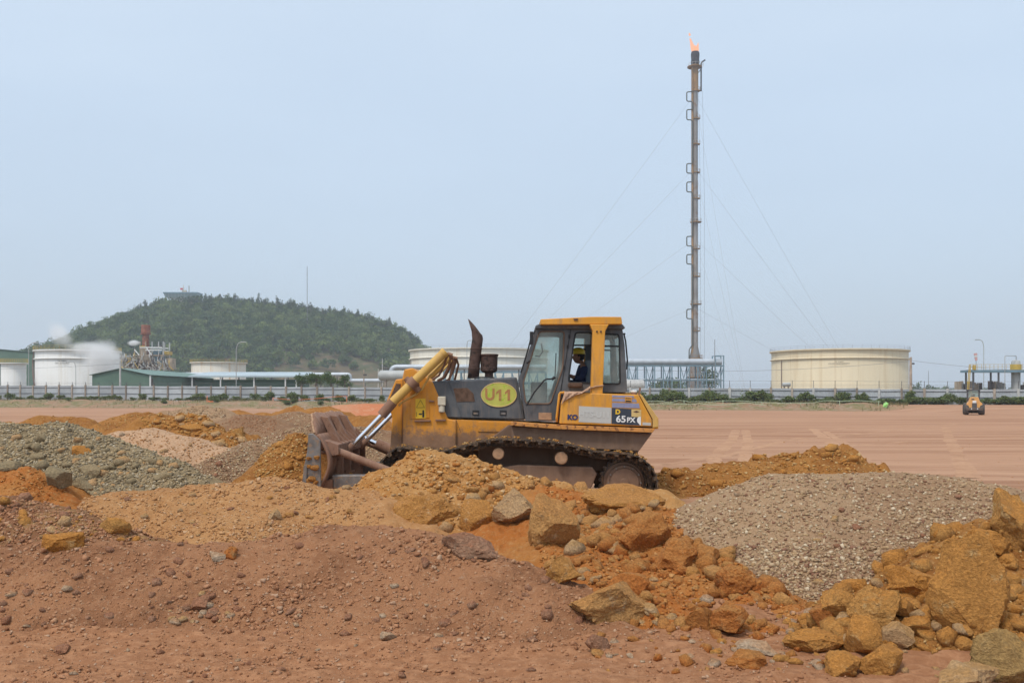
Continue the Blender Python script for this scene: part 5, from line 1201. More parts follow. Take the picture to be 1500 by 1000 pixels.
def tank(px0, px1, ytop, d, mat, label, text=None, stair=True, tpos=None, th=3.4, band=True, rail=WIRE):
    cx = (px0+px1)/2; r = (px1-px0)/2*d/F; x, zt = P(cx, ytop, d); zb = float(ground_z(x, d))
    t = empty('storage_tank', (x, d, zb), label, 'tank'); H = zt-zb
    c = (x, d, zb)
    nst = 5; prof = [(r, 0)]
    for k in range(1, nst): prof += [(r, H*0.82*k/nst-0.03), (r-0.03, H*0.82*k/nst+0.03)]
    prof += [(r, H*0.985)]
    MB().lathe(c, prof, 96, caps=False).build('shell', mat, t, True, angle=60)
    MB().lathe(c, [(r, H*0.975),(r+0.55, H*0.975),(r+0.55, H),(r, H)], 96, caps=False).build('top_girder', mat, t)
    if band: MB().lathe(c, [(r, H*0.815),(r+0.40, H*0.815),(r+0.40, H*0.826),(r, H*0.84)], 96, caps=False).build('wind_girder', mat, t)
    MB().lathe(c, [(r, H*0.985),(r*0.5, H*0.99),(0.1, H*0.992)], 64, caps=False).build('roof', mat, t, True)
    rl = MB(); n = 48
    for hh_ in (0.5, 1.0): rl.tube([(x+(r+0.45)*math.cos(a_), d+(r+0.45)*math.sin(a_), zb+H+hh_) for a_ in np.linspace(0, 2*math.pi, n+1)], 0.02, 4, False)
    for a_ in np.linspace(0, 2*math.pi, n, endpoint=False): rl.bar((x+(r+0.45)*math.cos(a_), d+(r+0.45)*math.sin(a_), zb+H), (x+(r+0.45)*math.cos(a_), d+(r+0.45)*math.sin(a_), zb+H+1.0), 0.04)
    rl.build('guard_rail', rail, t)
    if stair:
        a0, a1 = stair if isinstance(stair, tuple) else (math.pi*1.08, math.pi*1.32); st = MB(); m_ = 34
        pts = [(x+(r+0.5)*math.cos(a_), d+(r+0.5)*math.sin(a_), zb+H*(1-k_/m_)) for k_, a_ in enumerate(np.linspace(a0, a1, m_+1))]
        st.tube(pts, 0.16, 4); st.tube([(p[0], p[1], p[2]+1.0) for p in pts], 0.05, 4)
        for p in pts[::2]: st.bar(p, (p[0], p[1], p[2]+1.0), 0.06)
        st.build('stairway', plain('stair_brown', (0.17, 0.12, 0.10), 0.8) if 'stair_brown' not in MATS else MATS['stair_brown'], t)
    if text:
        for (body, px_, py_, hp) in text:
            xx = (px_-750)/F; # on the near face of the shell
            A = 1+xx*xx; B_ = -2*(xx*x + d); C_ = x*x + d*d - (r+0.05)**2; dd = (-B_ - math.sqrt(B_*B_-4*A*C_))/(2*A)
            k_ = dd/F; me_ = text_mesh(body, hp*k_*1.42, DRKM, 0.0, 1.0); o = link(bpy.data.objects.new('lettering', me_), t)
            wx, wz = P(px_, py_, dd); o.location = Vector((wx, dd-0.25, wz)) - ORIG[t]; o.rotation_euler = (0, 0, math.atan2(wx-x, -(dd-d)))
    pp = MB(); a_ = math.pi*1.10; pp.tube([(x+(r+0.25)*math.cos(a_), d+(r+0.25)*math.sin(a_), zb+H*0.8), (x+(r+0.25)*math.cos(a_), d+(r+0.25)*math.sin(a_), zb)], 0.12, 6); pp.build('drain_pipe', MATS['stair_brown'] if 'stair_brown' in MATS else DRKM, t)
    return t
tank(57, 171, 514, 270, TK_W, 'big white tank wrapped in steam on the left', [('TK 1001L', 91.5, 528.6, 2.4), ('D01 2.900/900', 91.5, 531.8, 2.4)], (math.pi*1.06, math.pi*1.30), rail=RAILY)
tank(3, 37, 531.5, 252, TK_W, 'small white tank at the left edge', None, (math.pi*1.0, math.pi*1.25), band=False, rail=RAILY)
tank(1133, 1324, 514.5, 300, TK_C, 'wide cream tank with dark lettering on the right', [('TK 5107C', 1229, 530.0, 2.2), ('CRUDE TANK 65.000M3', 1228.5, 532.6, 2.0)], None)
tank(601, 802, 513.5, 330, TK_O, 'wide off white tank behind the dozer hood', None, None)
tank(282, 359, 531, 340, TK_R, 'low white tank with rust streaks and yellow rail before the hill', None, None, band=False, rail=RAILY)

# ------------------------------------------------------------------ sheds
GRN = plain('shed_green', (0.095, 0.160, 0.120), 0.6, 0, 0.12, 0.4); GRNR = plain('shed_roof_green', (0.155, 0.240, 0.205), 0.5, 0, 0.10, 0.3); DGRN = plain('shed_bay_green', (0.045, 0.110, 0.075), 0.7, 0, 0.15, 0.4)
GREYR = plain('shed_roof_grey', (0.36, 0.43, 0.46), 0.5, 0, 0.08, 0.3); WHT = plain('painted_white', (0.66, 0.67, 0.66), 0.6, 0, 0.08); BRN = plain('bay_brown', (0.10, 0.075, 0.06), 0.9, 0, 0.3, 0.4)
def gable_shed(name, pl, pr_, yeave, yridge, d, length, label, wallm, roofm, bays=True, shift=0.0):
    xl, ze = P(pl, yeave, d); xr, _ = P(pr_, yeave, d); _, zr = P(pl, yridge, d); zb = float(ground_z((xl+xr)/2, d)) - 0.3; xm = (xl+xr)/2
    t = empty(name, (xm, d, zb), label, 'shed')
    def sk(y): return shift*(y-d)
    w = MB(); y1 = d+length
    V_ = [(xl,d,zb),(xr,d,zb),(xr,d,ze),(xm,d,zr),(xl,d,ze)]; V2_ = [(a_+sk(y1), y1, c_) for a_, b_, c_ in V_]
    w.add(V_+V2_, [(0,1,2,3,4),(9,8,7,6,5),(1,6,7,2),(0,4,9,5)]); w.build('wall', wallm, t)
    for sgn, xe in ((-1, xl), (1, xr)):
        ov_ = 0.5*sgn; dz = (zr-ze)/(xm-xl)*0.5*-1
        q = [(xm, d-0.4, zr+0.12), (xe+ov_, d-0.4, ze+dz+0.12), (xe+ov_+sk(y1), y1+0.4, ze+dz+0.12), (xm+sk(y1), y1+0.4, zr+0.12)]
        rf = MB(); rf.add(q + [(a_, b_, c_+0.10) for a_, b_, c_ in q], [(0,1,2,3),(7,6,5,4),(0,4,5,1),(1,5,6,2),(2,6,7,3),(3,7,4,0)]); r_ = rf.build('roof', roofm, t)
        rb = MB()
        for k_ in range(1, int(length/3.5)):
            y_ = d + k_*3.5; rb.bar((xm+sk(y_), y_, zr+0.24), (xe+ov_+sk(y_), y_, ze+dz+0.24), 0.12, 0.06)
        rb.build('roof_ribs', roofm, r_)
    if bays:
        nb = 4
        for k_ in range(nb):
            y0_ = d + length*k_/nb; y1_ = d + length*(k_+1)/nb
            MB().box(xr+0.01, xr+0.06, y0_+0.5, y1_-0.5, zb, ze-0.7).build('bay', BRN if k_ < 2 else DGRN, t)
            MB().box(xr+0.02, xr+0.30, y0_-0.15, y0_+0.15, zb, ze).build('column', WHT, t)
    return t
gable_shed('green_shed', 135, 219, 549.5, 540.5, 215, 42, 'dark green gabled shed with white columns behind the fence', GRN, GRNR, True, 0.03)
gable_shed('green_shed', -70, 56, 517, 511.5, 345, 30, 'tall green shed behind the white tanks at the left edge', GRN, GRNR, False)
x0, zt = P(281, 552.5, 236); x1, _ = P(437, 553, 236); zb = float(ground_z(x0, 236))-0.2; _, zr = P(281, 546.5, 250)
t = empty('open_shed', (x0, 236, zb), 'long green walled shed with a flat pale roof and white columns', 'shed')
MB().box(x0+0.3, x1-0.3, 237.5, 250, zb, zt-0.5).build('wall', DGRN, t)
MB().add([(x0-0.5,235,zt),(x1+2.5,235,zt),(x1+0.5,251,zr),(x0-0.5,251,zr),(x0-0.5,235,zt+0.35),(x1+2.5,235,zt+0.35),(x1+0.5,251,zr+0.35),(x0-0.5,251,zr+0.35)], [(3,2,1,0),(4,5,6,7),(0,1,5,4),(1,2,6,5),(2,3,7,6),(3,0,4,7)]).build('roof', GREYR, t)
for a_ in (281.5, 323, 372, 418, 434):
    x, _ = P(a_, 552, 235.6); MB().box(x-0.14, x+0.14, 235.5, 235.8, zb, zt).build('column', WHT, t)

# ------------------------------------------------------------------ pipes and pipe racks
ALU = plain('pipe_cladding', (0.42, 0.46, 0.50), 0.45, 0.2, 0.08, 0.5); BLUE = plain('rack_steel_blue', (0.155, 0.245, 0.300), 0.6, 0.1, 0.15, 0.5); GRYV = plain('vessel_grey', (0.38, 0.39, 0.38), 0.6, 0.1, 0.1, 0.4)
def bend(pts, r=1.2, n=6):
    out = [Vector(pts[0])]
    for i in range(1, len(pts)-1):
        p = Vector(pts[i]); a_ = (Vector(pts[i-1])-p); b_ = (Vector(pts[i+1])-p); rr = min(r, a_.length*0.45, b_.length*0.45); a_ = a_.normalized()*rr; b_ = b_.normalized()*rr
        for k_ in range(n+1):
            t_ = k_/n; out.append((p+a_)*(1-t_)**2 + p*2*t_*(1-t_) + (p+b_)*t_*t_)
    out.append(Vector(pts[-1])); return out
def pipe(name, pts, r, mat, label, supports=(), cat='pipe'):
    q = [P3(*p) for p in pts]; t = empty(name, (q[0][0], q[0][1], float(ground_z(q[0][0], q[0][1]))), label, cat)
    MB().tube(bend(q, r*2.6), r, 14).build('pipe_run', mat, t, True)
    for (a_, b_, d_) in supports:
        x, z = P(a_, b_, d_); zb_ = float(ground_z(x, d_)); MB().box(x-0.15, x+0.15, d_-0.15, d_+0.15, zb_, z).build('support', DRKM, t)
    return t
pipe('insulated_pipe', [(205,548,300),(512.5,548.5,290),(512.5,557.5,290),(566,557.5,290)], 0.62, ALU, 'long silver pipe that drops in a bend behind the green trees', [(a_, 551, 296) for a_ in range(230, 500, 24)])
pipe('insulated_pipe', [(573.5,556,265),(573.5,537.5,265),(800,537.5,265)], 0.70, ALU, 'silver pipe rising in a bend beside the dozer nose', [(590,540,265),(610,540,265),(680,540,265),(720,540,265),(760,540,265)])
x, z = P(575, 550, 255); t = empty('grey_vessel', (x, 255, float(ground_z(x,255))), 'short grey horizontal vessel beside the dozer nose', 'vessel')
MB().lathe((x-3.2, 255, z), [(0.3,-0.5),(1.0,-0.3),(1.35,0.2),(1.35,6.5),(0.9,7.1),(0.2,7.3)], 24, 'x').build('shell', GRYV, t, True)
for k_ in (-1.8, 1.8): MB().box(x+k_-0.25, x+k_+0.25, 254.2, 255.8, float(ground_z(x,255)), z-1.1).build('saddle', CONC, t)
BEI_ = plain('equipment_beige', (0.34, 0.29, 0.22), 0.8, 0, 0.2, 0.5)
def rack(px0, px1, ydeck, d, bays, label, pipes, ymid=None, top=None):
    x0, z = P(px0, ydeck, d); x1, _ = P(px1, ydeck, d); zb = float(ground_z(x0, d)); t = empty('pipe_rack', (x0, d, zb), label, 'pipe rack'); W = 5.0
    for k_ in range(bays+1):
        x = x0+(x1-x0)*k_/bays
        for yy in (d, d+W): MB().box(x-0.2, x+0.2, yy-0.2, yy+0.2, zb, z + (top if top and k_ >= bays-1 else 0)).build('column', BLUE, t)
        MB().box(x-0.15, x+0.15, d, d+W, z-0.5, z-0.15).build('cross_beam', BLUE, t)
    for yy in (d, d+W):
        MB().box(x0, x1, yy-0.15, yy+0.15, z-0.45, z).build('beam', BLUE, t)
        MB().box(x0, x1, yy-0.12, yy+0.12, zb+(z-zb)*0.55, zb+(z-zb)*0.55+0.3).build('beam', BLUE, t)
    for k_ in range(0, bays, 2):
        xa, xb = x0+(x1-x0)*k_/bays, x0+(x1-x0)*(k_+1)/bays
        MB().bar((xa, d+W-0.02, zb+0.2), (xb, d+W-0.02, z-0.4), 0.22).build('brace', BLUE, t)
        MB().bar((xa, d-0.02, zb+0.2), (xb, d-0.02, z-0.4), 0.22).build('brace', BLUE, t); MB().bar((xb, d+0.02, zb+0.2), (xa, d+0.02, z-0.4), 0.22).build('brace', BLUE, t)
    for k_ in range(6): MB().tube([(x0+random.random()*4, d+0.6+0.7*k_, zb+(z-zb)*0.55+0.5), (x1-random.random()*9, d+0.6+0.7*k_, zb+(z-zb)*0.55+0.5)], random.uniform(0.12,0.28), 8).build('pipe_run', random.choice([GRYV, ALU, BLUE]), t, True)
    for k_ in range(10):
        xx = random.uniform(x0, x1-2); MB().box(xx, xx+random.uniform(0.6,2.5), d+W+1, d+W+3, zb, zb+random.uniform(1.5,5.5)).build('equipment_block', random.choice([GRYV, BLUE, DRKM, BEI_]), t)
    for (r_, dy, dz) in pipes: MB().tube([(x0-1, d+dy, z+dz), (x1-0.5, d+dy, z+dz)], r_, 12).build('pipe_run', ALU, t, True)
    if top:
        xa, xb = x0+(x1-x0)*(bays-1)/bays, x1
        for yy in (d, d+W): MB().box(xa, xb, yy-0.15, yy+0.15, z+top-0.3, z+top).build('beam', BLUE, t)
        MB().bar((xa, d, zb+1), (xb, d, z-1), 0.2).build('brace', BLUE, t)
    return t
rack(896, 1060, 534.5, 372, 13, 'blue steel pipe rack with fat silver pipes beside the flare', [(1.15, 1.4, 1.25), (0.7, 3.4, 0.8)], top=3.6)
rack(650, 800, 543.5, 300, 12, 'blue steel pipe rack behind the dozer hood', [(0.35, 1.0, 0.45), (0.35, 2.5, 0.45)])
# low equipment glimpsed through the rack
for (a0, a1, y0, y1, d, mt, lab, nm, cat) in ((896,944,556,572,352,CONW,'pale long vessel seen through the rack beside the cab','pale_vessel','vessel'),(1146,1158,560,566,175,GRYV,'small white drum above the fence before the cream tank','small_drum','drum')):
    x0, z1 = P(a0, y0, d); x1, z0 = P(a1, y1, d); r_ = (z1-z0)/2; t = empty(nm, ((x0+x1)/2, d, z0), lab, cat)
    MB().lathe((x0, d, (z0+z1)/2), [(r_*0.3,0),(r_*0.85,0.1*r_),(r_,0.35*r_),(r_,(x1-x0)-0.35*r_),(r_*0.85,(x1-x0)-0.1*r_),(r_*0.3,(x1-x0))], 20, 'x').build('shell', mt, t, True)
    for f_ in (0.25, 0.75): MB().box(x0+(x1-x0)*f_-0.1, x0+(x1-x0)*f_+0.1, d-r_*0.6, d+r_*0.6, float(ground_z(x0, d)), (z0+z1)/2-r_*0.7).build('saddle', CONC, t)

# ------------------------------------------------------------------ process unit with the rusty stack
RUSTS = plain('stack_rust', (0.20, 0.068, 0.040), 0.85, 0, 0.3, 0.6, (0.36, 0.17, 0.09), (0.5, 0.65)); BEI = plain('unit_beige', (0.36, 0.29, 0.215), 0.8, 0, 0.2, 0.5)
d = 390; sc_ = d/F
x, _ = P(212, 540, d); zb = float(ground_z(x, d)); U = empty('process_unit', (x, d, zb), 'refinery unit of beams and ducts below the rusty stack', 'process unit')
def ub(a0, a1, y0, y1, dy0, dy1, mt, nm): 
    xa, z1 = P(a0, y0, d); xb, z0 = P(a1, y1, d); return MB().box(xa, xb, d+dy0, d+dy1, max(z0, zb) if y1 < 575 else zb, z1).build(nm, mt, U)
for (a0, w_) in ((197,1.0),(205,0.8),(213,1.0),(222.5,1.3),(232,1.0),(239,1.5)):
    for dy in (0, 7): ub(a0-w_/2, a0+w_/2, 500 if a0 > 204 else 510, 590, dy, dy+0.5, GRYV if a0 > 220 else BEI, 'column')
for (a0, a1, y0) in ((196,240,519.5),(205,237,508),(213,237,512),(165,250,538),(170,206,523)):
    for dy in (-0.1, 7.1): ub(a0, a1, y0, y0+1.4, dy, dy+0.4, WHT if y0 < 515 else BEI, 'beam')
for (a0, a1, y0, y1, mt, nm) in ((203,213,508,520,BEI,'duct'),(199,222,521,531,BEI,'duct'),(222.5,228,512.5,519,BLUE,'cabinet'),(229,233,512.5,519,BLUE,'cabinet'),(236,245,514,519,RAILY,'deck_rail'),(168,181,524,528,GRYV,'vessel'),(168,181,520,523,GRYV,'vessel'),(181,197,527,537,BRN,'equipment_block'),(200,219,531,540,BRN,'equipment_block'),(224,237,522,540,BLUE,'equipment_block'),(240,250,524,540,BEI,'equipment_block'),(202,210,506,509.5,RAILY,'deck_rail')):
    ub(a0, a1, y0, y1, 1.5, 6, mt, nm)
for (a0, y0, a1, y1) in ((214,508,222,520),(197,512,204,520),(224,531,236,540),(236,531,224,540)):
    MB().bar(P3(a0,y0,d-0.2), P3(a1,y1,d-0.2), 0.35).build('brace', WHT, U)
for k_ in range(80):                            # piping between the decks
    a0 = random.uniform(168, 248); y0 = random.uniform(516, 534); MB().tube(bend([P3(a0,y0,d-1+random.random()*3), P3(a0,y0+random.uniform(3,8),d-1), P3(a0+random.uniform(-8,8),y0+8,d-0.5), P3(a0+random.uniform(-8,8),542,d-0.5)], 0.5, 3), random.uniform(0.08,0.20), 6).build('pipe_run', random.choice([BEI, GRYV, BRN, BRN, BEI, RAILY, CONW]), U, True)
x, z = P(213.5, 503, d+3); _, z1 = P(213.5, 489.5, d+3); _, z2 = P(213.5, 476, d+3)
MB().lathe((x, d+3, 0), [(1.35,zb),(1.35,z),(1.25,z1-0.1)], 20).build('stack', RUSTS, U, True)
MB().lathe((x, d+3, 0), [(1.2,z1-0.3),(2.0,z1-0.1),(2.0,z1+0.3),(1.3,z1+0.3)], 20).build('stack_platform', RUSTS, U)
MB().lathe((x, d+3, 0), [(1.55,z1+0.32),(1.75,z1+0.5),(1.75,z2-0.3),(1.6,z2)], 20).build('stack_head', RUSTS, U, True)

# ------------------------------------------------------------------ guyed flare
d = 400; fx, ftop = P(1018, 76, d); zb = float(ground_z(fx, d))
FLR = empty('flare_stack', (fx, d, zb), 'very tall slender guyed flare stack with loop pipes', 'flare stack')
STK = plain('flare_steel', (0.25, 0.235, 0.225), 0.6, 0.25, 0.15, 0.15, (0.20, 0.13, 0.085), (0.5, 0.66)); STB = plain('flare_rust', (0.29, 0.175, 0.085), 0.8, 0, 0.2, 0.4); TIP = plain('flare_tip', (0.050, 0.046, 0.052), 0.8, 0, 0.3, 0.8); DKG = plain('flare_pipe_dark', (0.105, 0.115, 0.105), 0.6, 0.2, 0.2)
def fz(y): return P(0, y, d)[1]
MB().lathe((fx, d, 0), [(2.9,zb),(2.9,fz(553)),(2.4,fz(552)),(2.4,fz(526)),(1.25,fz(508)),(1.15,fz(94))], 24).build('riser', STK, FLR, True, angle=20)
MB().lathe((fx+0.1, d, 0), [(1.6,fz(95)),(1.75,fz(92)),(1.6,fz(88)),(1.75,fz(80)),(1.55,fz(77)),(1.35,fz(76))], 20).build('burner_tip', TIP, FLR, True)
MB().lathe((fx, d, 0), [(1.35,fz(134)),(1.35,fz(95))], 20).build('upper_riser', STB, FLR, True)
lad = MB(); lx = fx-1.15
lad.box(lx-0.45, lx+0.25, d-1.3, d-0.6, fz(548), fz(100)); lad.build('ladder_cage', STB, FLR)
for i_, y_ in enumerate((98.5,133.5,174,211.5,253,291,325.5,364.5,405,445.5,484.5,525,552)):
    w_ = 3.0 if i_ == 0 else (2.3 if i_ in (6,9) else 1.75); w_ = 3.6 if i_ > 11 else w_; w_ = 2.9 if i_ == 11 else w_
    pl = MB().lathe((fx+(0.35 if i_ not in (0,) else -0.1), d, fz(y_)), [(w_,-0.15),(w_,0.15)], 14).build('platform', STB, FLR)
    gr = MB()
    for a_ in np.linspace(0, 2*math.pi, 14, endpoint=False): gr.bar((fx+0.35+w_*math.cos(a_), d+w_*math.sin(a_), fz(y_)+0.15), (fx+0.35+w_*math.cos(a_), d+w_*math.sin(a_), fz(y_)+1.3), 0.08)
    gr.tube([(fx+0.35+w_*math.cos(a_), d+w_*math.sin(a_), fz(y_)+1.3) for a_ in np.linspace(0, 2*math.pi, 15)], 0.05, 4, False); gr.build('railing', STB if i_ % 3 else CONW, pl)
lp = []
for (a_, b_) in ((135,148.5),(161,175.5),(240,253.5),(267,281),(346.5,360),(373,386.5),(453,466.5)):
    lp += [(1014.2,a_-0.5),(1006,a_),(1006,b_),(1014.2,b_+0.5)]
lp = [(1014.2,133)] + lp + [(1014.2,505),(1009.5,512),(1009.5,532)]
MB().tube(bend([P3(a_, b_, d-1.6) for a_, b_ in lp], 0.6, 3), 0.24, 8).build('loop_pipe', DKG, FLR, True)
MB().tube(bend([P3(1027,133,d),P3(1027,92,d),P3(1033,88,d)], 0.8, 4), 0.30, 8).build('pilot_pipe', TIP, FLR, True)
MB().bar(P3(1018,133,d), P3(1028,133,d), 0.5).build('bracket', TIP, FLR); MB().bar(P3(1022,108,d), P3(1027,101,d), 0.3).build('bracket', TIP, FLR)
for k_ in (1026.2, 1032): MB().tube([P3(k_-3,134,d), P3(k_,300,d-2), P3(k_,560,d-2)], 0.045, 4).build('hoist_line', WIRE, FLR)
GUYM = plain('guy_galvanised', (0.36, 0.38, 0.40), 0.5, 0.2)
A1 = Vector((*[P(686,588,d)[0]], d+6, zb)); A2 = Vector((P(1298,588,d)[0], d+20, zb)); A3 = Vector((P(1094,590,330)[0], 330, zb))
for y_ in (138, 245, 350, 450):
    for A_ in (A1, A2, A3): MB().tube([(fx, d, fz(y_)), (Vector((fx, d, fz(y_)))*0.5 + A_*0.5 - Vector((0,0,0.8))), A_], 0.040, 4).build('guy_wire', GUYM, FLR)
# the flame
FM = bpy.data.materials.new('flame'); FM.use_nodes = True; N, L = nodes_of(FM); N.clear()
em = N.new('ShaderNodeEmission'); tr = N.new('ShaderNodeBsdfTransparent'); mx = N.new('ShaderNodeMixShader'); ou = N.new('ShaderNodeOutputMaterial'); lw = N.new('ShaderNodeLayerWeight'); lw.inputs[0].default_value = 0.35
em.inputs[0].default_value = (1.0, 0.46, 0.25, 1); em.inputs[1].default_value = 1.15
nz = noise(N, L, 0.5, 3); fac = math_n(N, L, 'MULTIPLY', ramp(N, L, lw.outputs['Facing'], 0.05, 0.9, 0.0, 0.95), ramp(N, L, nz, 0.35, 0.6, 0.75, 0.15))
fac = math_n(N, L, 'MAXIMUM', fac, 0.30)
L.new(fac, mx.inputs[0]); L.new(em.outputs[0], mx.inputs[1]); L.new(tr.outputs[0], mx.inputs[2]); L.new(mx.outputs[0], ou.inputs[0])
fl_ = MB()
def tongue(pts): fl_.tube([P3(a_, b_, d) for a_, b_, r_ in pts], [r_*0.8 for a_, b_, r_ in pts], 14)
tongue([(1016.5,76.5,0.9),(1015,72,1.1),(1014,67,0.95),(1012.5,62,0.6),(1011.2,58,0.45),(1010.5,55.5,0.05)])
tongue([(1020,76.5,1.0),(1021,73,1.0),(1021.5,69,0.7),(1022.5,65,0.35),(1023,62.5,0.03)])
tongue([(1018,76,1.1),(1018.3,72,0.9),(1018,68.5,0.5),(1018,66,0.05)])
tongue([(1010.8,53.3,0.05),(1010.4,51.8,0.55),(1010.0,50,0.45),(1009.4,48.3,0.05)])
setp(fl_.build('flare_flame', FM, None, True, origin=(fx, d, ftop)), 'small orange flame burning at the tip of the flare', 'flame')

# ------------------------------------------------------------------ poles, lamps, wires
def lamp(px, y0, d, arm, label, h0=None):
    x, zt = P(px, y0, d); zb = float(ground_z(x, d)); t = empty('street_lamp', (x, d, zb), label, 'lamp'); r_ = 0.09
    MB().tube(bend([(x, d, zb), (x, d, zt-1.2), (x+arm*0.35, d, zt-0.2), (x+arm, d, zt)], 1.2), [r_]*1+[r_*0.8]*14+[r_*0.7]*0+[r_*0.7]*1 if False else r_*0.85, 8).build('pole', GRYV, t, True)
    MB().box(x+arm-0.1 if arm > 0 else x+arm-0.9, x+arm+0.9 if arm > 0 else x+arm+0.1, d-0.15, d+0.15, zt-0.08, zt+0.1).build('lamp_head', GRYV, t, bevel=0.05)
lamp(346, 501, 190, 1.0, 'grey street lamp in front of the hill'); lamp(1441, 497.5, 205, -0.9, 'grey street lamp above the steel platform')
lamp(42, 502, 235, 1.3, 'street lamp in front of the left white tank'); lamp(111, 529.5, 230, -0.8, 'short lamp before the steaming tank'); lamp(196, 522, 225, -0.8, 'curved lamp before the refinery unit'); lamp(684, 498.5, 250, 0.5, 'street lamp just left of the exhaust stack')
def pole(px, y0, d, label, mat, w=0.28, head=True):
    x, zt = P(px, y0, d); zb = float(ground_z(x, d)); t = empty('utility_pole', (x, d, zb), label, 'pole')
    MB().tube([(x, d, zb), (x, d, zt)], [w*0.62, w*0.42], 10).build('shaft', mat, t, True)
    if head: MB().box(x-0.12, x+0.55, d-0.1, d+0.1, zt-1.1, zt-0.85).build('bracket', DRKM, t)
    return (x, d, zt)
p1 = pole(1334, 523, 150, 'concrete utility pole beside the cream tank', CONC, 0.42); p2 = pole(176, 532, 196, 'pale utility pole in front of the green shed', CONW, 0.36, False)
pole(533, 541, 181, 'thin pole with a lamp box behind the fence near the dozer nose', CONC, 0.22); pole(1047, 497, 300, 'thin mast beside the flare', WIRE, 0.2, False)
pole(432+128, 525, 330, 'pale pole at the foot of the hill', CONW, 0.3, False); pole(554, 540, 330, 'shorter pale pole at the foot of the hill', CONW, 0.3, False); pole(450, 390, 760, 'very thin radio mast on the hill', WIRE, 0.5, False)
pole(1360, 543, 300, 'thin mast behind the fence between tank and platform', WIRE, 0.14, False)
def wire(a, b, sag, label, r=0.02):
    a, b = Vector(a), Vector(b); pts = [a.lerp(b, k_/16) - Vector((0,0,sag*4*(k_/16)*(1-k_/16))) for k_ in range(17)]
    setp(MB().tube(pts, r, 4).build('overhead_wire', WIRE, None, origin=tuple(a)), label, 'wire')
wire((p1[0],p1[1],p1[2]-0.5), P3(1560,545,150), 0.3, 'overhead wire running from the utility pole to the platform'); wire((p1[0],p1[1],p1[2]-0.6), P3(900,540,175), 0.9, 'overhead wire crossing the cream tank', 0.022)
wire((p2[0],p2[1],p2[2]-0.1), P3(-40,541,190), 0.2, 'overhead wire crossing the white tank', 0.022)

# ------------------------------------------------------------------ platform at the right edge
d = 196; x, _ = P(1460, 542, d); zb = float(ground_z(x, d)); PT = empty('steel_platform', (x, d, zb), 'raised steel deck with yellow rails and a vessel at the right edge', 'platform')
def pb(a0, a1, y0, y1, dy0, dy1, mt, nm): xa, z1 = P(a0, y0, d); xb, z0 = P(a1, y1, d); return MB().box(xa, xb, d+dy0, d+dy1, z0 if y1 < 575 else zb, z1).build(nm, mt, PT)
pb(1420, 1545, 541.5, 545, 0, 4, BLUE, 'deck')
for a0 in (1427, 1464, 1505, 1535):
    for dy in (0.2, 3.4): pb(a0-1.0, a0+1.0, 545, 600, dy, dy+0.3, DRKM, 'column')
for a0 in (1432, 1470): pb(a0-0.7, a0+0.7, 545, 600, 1.8, 2.1, BLUE, 'column')
rl = MB()
for dy in (0, 4):
    for y_ in (533.5, 537): rl.bar(P3(1420,y_,d+dy), P3(1545,y_,d+dy), 0.05)
    for a0 in range(1420, 1546, 6): rl.bar(P3(a0,533.5,d+dy), P3(a0,541.5,d+dy), 0.05)
rl.build('guard_rail', RAILY, PT)
pb(1426, 1429.5, 534.5, 541.5, -0.1, 0.5, RAILY, 'gate_box')
xv, zv = P(1488, 542, d+2); MB().lathe((xv, d+2, 0), [(0.85,zb),(0.85,P(0,530,d)[1]),(0.7,P(0,527.5,d)[1]),(0.15,P(0,526,d)[1])], 20).build('vessel', GRYV, PT, True)
MB().lathe((xv, d+2, 0), [(1.05,P(0,541,d)[1]),(1.05,P(0,533,d)[1])], 14, caps=False).build('rail_cage', RAILY, PT)
MB().tube(bend([P3(1472,600,d-0.3),P3(1472,521,d-0.3),P3(1488.5,521,d+1),P3(1488.5,527,d+2)], 0.3), 0.07, 8).build('vent_pipe', GRYV, PT, True)
ld = MB(); ld.bar(P3(1416.5,575,d-0.2), P3(1420,534,d-0.2), 0.12); ld.bar(P3(1418.5,575,d-0.2), P3(1422,534,d-0.2), 0.12)
for k_ in range(16): f_ = k_/15; ld.bar(P3(1416.5+3.5*f_,575-41*f_,d-0.2), P3(1418.5+3.5*f_,575-41*f_,d-0.2), 0.05)
ld.build('ladder', RAILY, PT)
for k_ in range(30): a0 = random.uniform(1418, 1540); pb(a0, a0+random.uniform(1.5,5), random.uniform(557,563), 600, 4.5+random.random(), 6+random.random(), random.choice([BEI, BEI, RAILY, GRYV, BRN]), 'pipework_block')
ws = empty('windsock', P3(1429.5,541,d), 'pink and white windsock on the platform corner', 'windsock')
MB().tube([P3(1429.8,541,d+0.2), P3(1429.8,517,d+0.2)], 0.05, 6).build('pole', DRKM, ws)
PINK = plain('sock_pink', (0.62, 0.36, 0.34), 0.8, 0, 0.05)
for k_, (y0, y1, mt) in enumerate(((517.3,520.2,PINK),(520.2,523,WHT),(523,525.6,PINK),(525.6,528,PINK))):
    a_, b_ = P3(1428.8+0.35*k_,y0,d), P3(1429.2+0.35*k_,y1,d); MB().tube([a_, b_], [0.33-0.03*k_,0.30-0.03*k_], 10).build('band', mt, ws, True)

